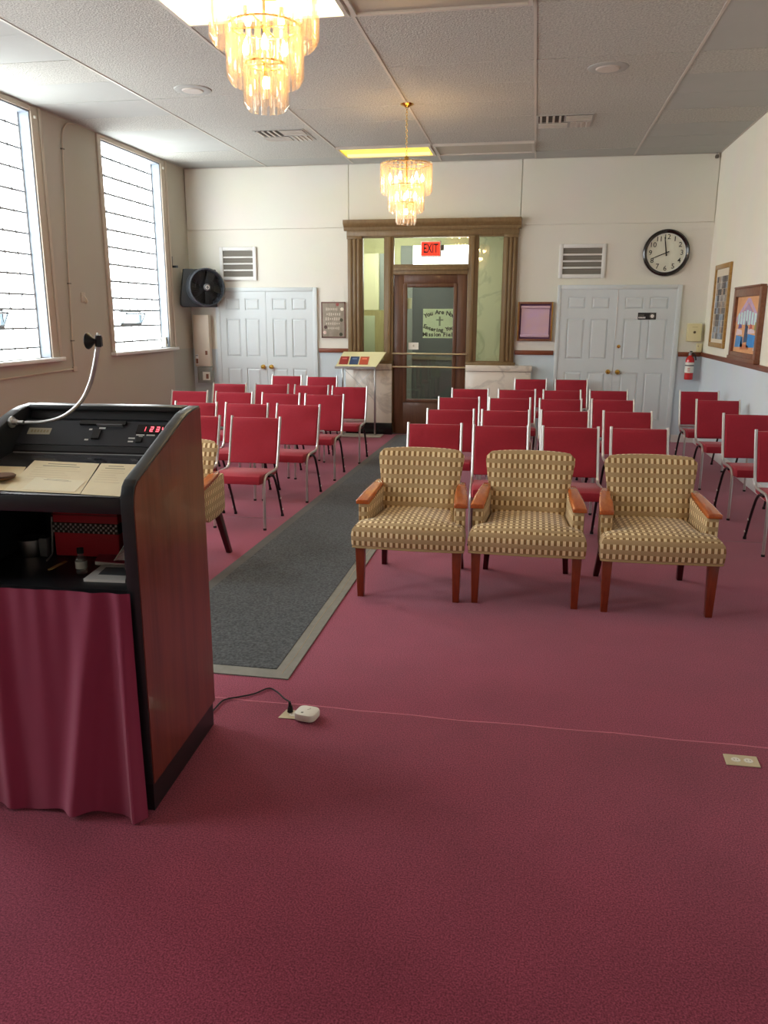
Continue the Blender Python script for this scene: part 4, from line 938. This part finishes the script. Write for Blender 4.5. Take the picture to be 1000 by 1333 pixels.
# fire extinguisher hanging below the rail
p = px(896, 494, 1, D-.07); q = px(896, 463, 1, D-.07)
fe = thing('fire_extinguisher', 'small red fire extinguisher hung below the rail in the right corner', 'extinguisher', (p.x, D-.075, p.z)); k = (q.z-p.z)/.36
MB().lathe([(.001, 0), (.048, 0), (.055, .008), (.055, .25), (.05, .272), (.036, .295), (.02, .305), (.02, .315), (.001, .315)], 24).build('cylinder', M_exting, fe)
lb = MB().lathe([(.0556, .09), (.0562, .09), (.0562, .225), (.0556, .225)], 24).build('label_sleeve', M_wplas, fe); MB().lathe([(.0563, .178), (.0568, .178), (.0568, .192), (.0563, .192)], 24).build('strap', M_black, fe)
for kk in range(3): box('label_print', mat('label_red', (190, 90, 90), .6), (-.03, .0, -.0575, -.0525, .11+kk*.018, .118+kk*.018), lb)
MB().cyl((0, 0, .312), (0, 0, .35), .018, n=12).box(-.012, .012, -.05, .03, .345, .362).build('valve', M_steel, fe)
MB().box(-.01, .012, -.06, .02, .362, .372).build('lever', M_black, fe); MB().tube(bezier([(.015, -.005, .34), (.05, -.012, .33), (.066, -.012, .29), (.072, -.012, .255)], 5), [.008]*15+[.012], 8).build('hose', M_black, fe)
box('wall_bracket', M_steel, (-.02, .02, .05, .0745, .2, .34), fe)

a, b = px(897, 421, 1, D-.09), px(913, 445, 1, D-.09)
cb = thing('alarm_box', 'cream plastic box with a round button on the back right wall', 'box', ((a.x+b.x)/2-.005, D, b.z)); hw, hg = (b.x-a.x)/2, a.z-b.z
MB().loft([[(-hw, 0, 0), (hw, 0, 0), (hw, 0, hg), (-hw, 0, hg)], [(-hw, -.09, .005), (hw, -.09, .005), (hw, -.09, hg-.005), (-hw, -.09, hg-.005)]]).build('housing', M_cream, cb, bevel=.008)
MB().lathe([(.001, -.098), (.014, -.098), (.017, -.09)], 14, (0, 0, hg*.52), 'y').build('button', mat('brown_button', (90, 74, 50), .5), cb); box('embossed_strip', mat('strip', (206, 194, 146), .5), (-.035, .035, -.092, -.0895, hg*.78, hg*.82), cb)
a, b = px(914, 447, 1, D-.02), px(919, 459, 1, D-.02)
sw = thing('rail_switch', 'small cream switch standing on the rail in the right corner', 'switch', (XR-.05, D-.03, RAIL+.001)); box('body', M_cream, (-.03, .03, -.02, .03, 0, .11), sw, bevel=.004); box('toggle', M_grille, (-.02, -.012, -.025, -.02, .07, .085), sw)

a, b = px(831, 407, 1, D-.03), px(854, 416, 1, D-.03)
ds = thing('door_sign', 'small black sign with white lettering on the right double door', 'sign', ((a.x+b.x)/2, D-.0205, b.z)); hw, hg = (b.x-a.x)/2, a.z-b.z
box('plate', mat('sign_black', (18, 18, 20), .3), (-hw, hw, -.005, 0, 0, hg), ds, bevel=.001, seg=1)
for i, (u, wd, z0, z1, m) in enumerate(((-.92, .62, .56, .72, M_grille), (-.92, .78, .16, .40, M_paper2))):
    n = 7
    for k in range(n): box('lettering', m, (hw*u+k*hw*wd/n, hw*u+(k+.72)*hw*wd/n, -.0058, -.005, hg*z0, hg*z1), ds)
MB().lathe([(.001, -.0062), (hg*.27, -.0062), (hg*.27, -.005)], 16, (hw*.58, 0, hg*.5), 'y').build('pictogram', M_paper2, ds); MB().lathe([(hg*.36, -.0058), (hg*.43, -.0058), (hg*.43, -.005), (hg*.36, -.005)], 20, (hw*.58, 0, hg*.5), 'y').build('pictogram_ring', M_grille, ds)

# framed lilac scroll right of the entrance
a, b = px(675, 393, 1, D-.03), px(718, 444, 1, D-.03)
fr = thing('framed_scroll', 'lilac scroll in a dark wood and brass frame right of the entrance', 'picture', ((a.x+b.x)/2, D-.001, b.z)); hw, hg = (b.x-a.x)/2, a.z-b.z
box('backing', M_purple, (-hw+.02, hw-.02, -.01, 0, .02, hg-.02), fr)
for bx in ((-hw, -hw+.028, 0, hg), (hw-.028, hw, 0, hg)): box('frame_bar', M_frame, (bx[0], bx[1], -.04, 0, bx[2], bx[3]), fr, bevel=.004)
for bx in ((0, .028), (hg-.028, hg)): box('frame_bar', M_frame, (-hw+.028, hw-.028, -.04, 0, bx[0], bx[1]), fr, bevel=.004)
MB().box(hw-.012, hw, -.046, -.04, 0, hg).box(-hw, -hw+.008, -.044, -.04, 0, hg).build('brass_edge', M_gold, fr)
sc_ = box('scroll_sheet', M_lilac, (-hw+.045, hw-.045, -.016, -.012, .06, hg-.06), fr)
for z in (.065, hg-.07): MB().cyl((-hw+.04, -.024, z), (hw-.04, -.024, z), .02, n=14).build('scroll_roll', M_lilac, fr)

# weathered wooden plaque left of the entrance
a, b = px(418, 393, 1, D-.02), px(450, 440, 1, D-.02)
pq = thing('wall_plaque', 'weathered wooden plaque with painted flowers left of the entrance', 'plaque', ((a.x+b.x)/2, D-.001, b.z)); hw, hg = (b.x-a.x)/2, a.z-b.z
box('board', mat('weathered_board', (164, 152, 138), .8, var=(9, .2), col2=(136, 128, 112), stretch=(3, 3, .6)), (-hw, hw, -.018, 0, 0, hg), pq, bevel=.003)
for bx in ((-hw, -hw+.018, 0, hg), (hw-.018, hw, 0, hg), (-hw, hw, 0, .018), (-hw, hw, hg-.018, hg)): box('painted_border', mat('plaque_border', (112, 84, 76), .8, var=(12, .2)), (bx[0], bx[1], -.0195, -.0175, bx[2], bx[3]), pq)
for k, (u, z, wd) in enumerate(((-.1, .80, .5), (.05, .66, .6), (-.02, .53, .62), (0, .40, .6), (.05, .27, .5))):
    rr = random.Random(k)
    for j in range(7):
        xx = hw*(u-wd)+2*hw*wd*j/7; h_ = rr.uniform(.02, .045); box('brush_stroke', mat('pale_lettering', (206, 196, 178), .8), (xx, xx+hw*wd*2/7*.5, -.0195, -.018, hg*z-h_/2, hg*z+h_/2), pq)
for u, z, m in ((.72, .80, (226, 216, 196)), (-.72, .15, (222, 200, 190)), (-.65, .30, (92, 72, 66)), (.62, .10, (70, 70, 54)), (.66, .5, (80, 82, 62)), (.35, .93, (160, 92, 88))):
    MB().lathe([(.001, -.022), (.018, -.021), (.026, -.018)], 7, (hw*u, 0, hg*z), 'y').build('painted_flower', mat('flower_%d_%d_%d' % m, m, .8), pq)
MB().tube([(-.02, -.004, hg), (0, -.004, hg+.025), (.02, -.004, hg)], .0012, 5).build('hanging_wire', M_steel, pq)

# tall pale box mounted in the left back corner, with a clear holder below it
a, b = px(251, 410, 1, D-.13), px(274, 477, 1, D-.13)
tb = thing('wall_dispenser', 'tall pale plastic box below the fan in the left corner', 'dispenser', ((a.x+b.x)/2, D, b.z)); hw, hg = (b.x-a.x)/2, a.z-b.z
box('casing', M_wbox, (-hw, hw, -.13, -.032, 0, hg), tb, bevel=.006); box('bracket', M_wbox, (-hw*.6, hw*.6, -.032, 0, .1, hg-.1), tb)
for x0, x1, z0, z1, m in ((-hw+.015, -hw+.05, .04, .11, M_frame), (-hw+.012, -hw+.05, .15, .16, M_grille), (hw-.07, hw-.035, .165, .225, M_frame), (-hw+.01, -hw+.055, .03, .17, M_paper2)): box('sticker', m, (x0, x1, -.1325 if m is not M_paper2 else -.131, -.13, z0, z1), tb)
hd_ = box('clear_tray', glass_mat('clear_plastic', (.9, .92, .88), .3, (.85, .86, .8), .35), (-hw*.8, hw*1.15, -.12, -.04, -.24, -.012), tb, bevel=.004)
box('insert_card', M_wplas, (-.01, .1, -.124, -.12, -.2, -.08), hd_); box('insert_print', M_frame, (.04, .08, -.1255, -.124, -.18, -.11), hd_); box('tray_clip', M_grille, (-.08, -.065, -.126, -.12, -.2, -.1), hd_); box('tray_clip', M_grille, (-.04, -.03, -.126, -.12, -.21, -.07), hd_)

# black fan on a bracket in the corner
fp = px(269, 374, 1, D-.36)
fn = thing('wall_fan', 'round black fan in a grey housing mounted in the left back corner', 'fan', (fp.x, D-.36, fp.z)); fn.rotation_euler = (0, 0, R(42))
FR = .262
ringp = [(FR*.86, .02), (FR*.93, -.03), (FR, -.02), (FR*1.0, .03), (FR*.985, .045), (FR*.985, .055), (FR*1.0, .062), (FR*.99, .11), (FR*.93, .13), (FR*.86, .12)]
MB().lathe(ringp, 48, axis='y').build('ring_housing', M_fan, fn)
MB().lathe([(.001, .12), (FR*.92, .12), (FR*.92, .13), (.001, .13)], 40, axis='y').build('rear_guard', M_fand, fn)
MB().lathe([(.001, -.038), (.035, -.036), (.048, -.026), (.05, .0), (.001, 0)], 24, axis='y').build('hub_cap', mat('hub_grey', (110, 110, 112), .3, metal=.4), fn)
MB().lathe([(.022, -.0385), (.027, -.0385), (.027, -.037), (.022, -.037)], 18, axis='y').build('hub_emblem', M_wplas, fn)
first = None
for k in range(36):
    a = 2*PI*k/36
    if first is None: first = MB().tube(bezier([(.045, -.02, 0), (.12, -.034, .025), (.19, -.032, .03), (FR*.93, -.018, .02)], 4), .0022, 5).build('grille_wire', M_fand, fn, (0, 0, 0), (0, a, 0))
    else: dup(first, fn, (0, 0, 0), (0, a, 0))
for rr in (.11, .17, .225): MB().tube([(rr*math.cos(2*PI*i/40), -.03 if rr < .2 else -.022, rr*math.sin(2*PI*i/40)) for i in range(41)], .002, 5).build('grille_hoop', M_fand, fn)
first = None
for k in range(5):
    a = 2*PI*k/5
    if first is None: first = MB().add([(.04, .03, -.03), (.22, .015, -.09), (.235, .05, .02), (.04, .06, .03), (.04, .034, -.03), (.22, .019, -.09), (.235, .054, .02), (.04, .064, .03)], [(0, 1, 2, 3), (7, 6, 5, 4), (0, 4, 5, 1), (1, 5, 6, 2), (2, 6, 7, 3), (3, 7, 4, 0)]).build('blade', M_fand, fn, (0, 0, 0), (0, a, 0))
    else: dup(first, fn, (0, 0, 0), (0, a, 0))
bk = MB(); poly = [(-.27, .25), (.20, .25), (.20, -.27), (-.30, -.27), (-.33, -.24), (-.33, -.16)]
bk.prism([(p[0], p[1]) for p in poly], 1, .13, .20).build('back_housing', mat('fan_housing', (58, 62, 64), .4), fn, bevel=.012)
MB().tube([(-.05, .2, 0), (-.05, .30, 0), (-.12, .36, 0)], .02, 10).build('mounting_arm', M_fand, fn)

# ---- literature stand with three booklets
sx0, sx1 = -2.70, -2.09; sy = 11.08
ls = thing('literature_stand', 'thin metal stand with a sloping pale top left of the entrance', 'stand', ((sx0+sx1)/2, sy, 0)); hw = (sx1-sx0)/2
for s in (-.23, .23): MB().box(s-.012, s+.012, .02, .04, .01, .99).build('post', M_steel, ls, bevel=.003)
box('base_plate', mat('pale_metal', (190, 184, 172), .4), (-.27, .33, -.11, .17, 0.0, .012), ls, bevel=.003)
sh = -.10; zt0, zt1 = .955, 1.155
MB().add([(-hw, -.12, zt0), (hw-.04, -.12, zt0), (hw+.06, .16, zt1), (-hw+.06, .16, zt1), (-hw, -.12, zt0+.012), (hw-.04, -.12, zt0+.012), (hw+.06, .16, zt1+.012), (-hw+.06, .16, zt1+.012)], [(0, 3, 2, 1), (4, 5, 6, 7), (0, 1, 5, 4), (1, 2, 6, 5), (2, 3, 7, 6), (3, 0, 4, 7)]).build('sloping_top', mat('pale_top', (214, 206, 160), .5), ls)
box('front_lip', M_steel, (-hw, hw-.04, -.135, -.12, zt0-.006, zt0+.026), ls); 
for s in (1, -1): MB().tube([(-.23*s, .03, .50), (.0, .03, .74), (.23*s, .03, .95)], .003, 5).build('brace', M_steel, ls)
sl = math.atan2(zt1-zt0, .28)
for k, (xx, colr, nm) in enumerate(((-.20, (150, 46, 40), 'dark red'), (-.055, (40, 60, 96), 'navy blue'), (.085, (176, 62, 30), 'orange red'))):
    bk = thing('booklet', '%s booklet lying on the literature stand' % nm, 'booklet', ((sx0+sx1)/2+xx+.0, sy-.0, 1.0415+.012*0), 0, 'booklets on the literature stand'); bk.location.z = zt0+(.12)*(zt1-zt0)/.28+.0125
    bk.rotation_euler = (sl, 0, 0)
    box('cover', mat('cover_%d' % k, colr, .5), (-.062, .062, -.085, .085, 0, .004), bk); box('cover_title', mat('title_%d' % k, tuple(min(255, v+60) for v in colr), .6), (-.035, .035, .025, .05, .004, .0046), bk)

# ================================================================== RIGHT WALL PICTURES
def wall_frame(a, b, z0, z1, label, fm, fw, th, name):
    """frame on the right wall from y=a (far) to y=b (near)"""
    r = thing(name, label, 'picture', (XR, (a+b)/2, z0)); hw, hg = abs(a-b)/2, z1-z0
    for s in (-1, 1): box('frame_bar', fm, (-th, 0, s*hw-(fw if s > 0 else 0), s*hw+(fw if s < 0 else 0), 0, hg), r, bevel=.006)
    for z in (0, hg-fw): box('frame_bar', fm, (-th, 0, -hw+fw, hw-fw, z, z+fw), r, bevel=.006)
    return r, hw, hg
r, hw, hg = wall_frame(10.93, 10.12, 1.30, 2.275, 'tall gilt-framed photo collage on the right wall', M_goldframe, .055, .03, 'framed_collage')
box('mount', mat('cream_mount', (226, 214, 190), .8), (-.012, 0, -hw+.055, hw-.055, .055, hg-.055), r)
rr = random.Random(3); cols = [(150, 142, 134), (118, 112, 106), (178, 170, 160), (96, 92, 90), (150, 160, 170), (170, 150, 130)]
ny, nz = 6, 10; gw, gh = (2*hw-.22)/ny, (hg-.24)/nz
for j in range(nz):
    for i in range(ny):
        c_ = cols[rr.randrange(6)]; y_ = -hw+.11+i*gw; z_ = .10+j*gh
        box('snapshot', mat('snap_%d_%d_%d' % c_, c_, .7, var=(30, .4)), (-.0145, -.012, y_, y_+gw*.97, z_, z_+gh*.97), r)
r, hw, hg = wall_frame(9.70, 8.56, RAIL+.004, 1.955, 'wood-framed painting of a peaked building resting on the chair rail', M_frame, .085, .05, 'framed_painting')
box('ledge', M_frame, (-.06, 0, -hw-.01, hw+.01, -.004, .04), r, bevel=.006); box('crest', M_frame, (-.06, 0, -hw+.03, hw-.03, hg, hg+.02), r, bevel=.005)
cv = box('canvas', mat('painted_sand', (222, 164, 116), .7, var=(6, .12)), (-.02, 0, -hw+.085, hw-.085, .085, hg-.085), r)
def daub(poly, colr, t=0):   # flat paint: polygon in (across, up), across measured from far to near as seen in the photo
    MB().prism([(-(p[0]), p[1]) for p in poly], 0, -.0215-t, -.0205-t).build('paint_patch', mat('paint_%d_%d_%d' % colr, colr, .7, var=(20, .15)), cv)
Wd, Hh = hw-.085, hg-.17
def U_(u, v): return ((u*2-1)*Wd, .085+v*Hh)
daub([U_(.02, .62), U_(.45, .97), U_(.55, .97), U_(.98, .62), U_(.98, .54), U_(.5, .90), U_(.02, .54)], (196, 168, 196))
daub([U_(.08, .56), U_(.5, .88), U_(.92, .56), U_(.92, .50), U_(.08, .50)], (176, 150, 184), .0002)
for k in range(7): u = .1+k*.115; daub([U_(u, .50), U_(u, .70+.06*(1-abs(k-3)/3)), U_(u+.08, .70+.06*(1-abs(k-3)/3)), U_(u+.08, .50)], (196, 226, 224), .0004)
for u0, u1, v0, v1, c_ in ((.05, .40, .08, .30, (86, 142, 196)), (.56, .98, .10, .34, (64, 140, 208)), (.42, .58, .18, .50, (70, 84, 112)), (.06, .34, .30, .42, (226, 206, 208)), (.52, .86, .34, .44, (222, 204, 210)), (.14, .30, .42, .52, (128, 112, 172)), (.62, .74, .42, .52, (196, 92, 92)), (.82, .9, .40, .56, (150, 156, 92)), (.30, .66, .05, .16, (200, 122, 84)), (.44, .52, .46, .58, (60, 66, 84)), (.86, .97, .06, .18, (232, 226, 220)), (.30, .36, .10, .32, (220, 236, 240))):
    daub([U_(u0, v0), U_(u0+.03, v1), U_(u1-.02, v1-.02), U_(u1, v0+.02)], c_, .0006)

# small fixings
cs = thing('corner_sensor', 'small dark sensor at the ceiling in the right back corner', 'sensor', (XR-.055, D-.055, H-.075)); MB().lathe([(.001, -.005), (.02, 0), (.024, .02), (.018, .04), (.001, .042)], 14).build('body', mat('grey_sensor', (96, 88, 80), .5), cs); MB().cyl((0, 0, .04), (.0, 0, .066), .006).build('stem', M_steel, cs)

# ================================================================== ON THE LEFT WALL
p = px(93, 158, 0, XL); q = px(95, 482, 0, XL); yv = 8.30
cdt = thing('wall_conduit', 'painted cable conduit running down between the two windows', 'conduit', (XL+.016, yv, 1.08))
top = H-.02-1.08
MB().tube(bezier([(0, .26, top), (0, .12, top-.03), (0, .03, top-.12), (0, 0, top-.28), (0, -.02, top-.6), (0, -.08, 1.2), (0, -.13, .35), (0, -.135, .01)], 8), .009, 8).build('riser', M_casing, cdt)
MB().tube([(0, -.135, .005), (0, -1.2, -.012), (0, -2.6, -.03)], .009, 8).build('lower_run', M_casing, cdt); MB().box(-.012, .012, -.165, -.10, -.02, .03).build('elbow_box', M_casing, cdt, bevel=.004)
for z, y in ((top-.3, 0), (.30, -.125), (.9, -.095)): box('clip', M_grille, (-.014, .013, y-.02, y+.02, z, z+.012), cdt)
p = px(108, 388, 0, XL); hk = thing('wall_hook', 'cream plastic hook on the wall between the two windows', 'hook', (XL, p.y, p.z-.05)); box('plate', M_casing, (0, .012, -.045, .045, 0, .11), hk, bevel=.01)
MB().tube(bezier([(.01, 0, .08), (.04, 0, .04), (.05, 0, .015), (.04, 0, .0), (.02, 0, .02)], 5), .008, 8).build('hook', M_wbox, hk)
p = px(222, 344, 0, XL); lb = thing('curtain_bracket', 'small dark metal bracket on the wall right of the far window', 'bracket', (XL, p.y+.03, p.z-.045)); MB().box(0, .012, -.02, .02, 0, .15).build('plate', M_fand, lb); MB().box(.0, .09, -.012, .012, 0, .03).build('arm', M_fand, lb)
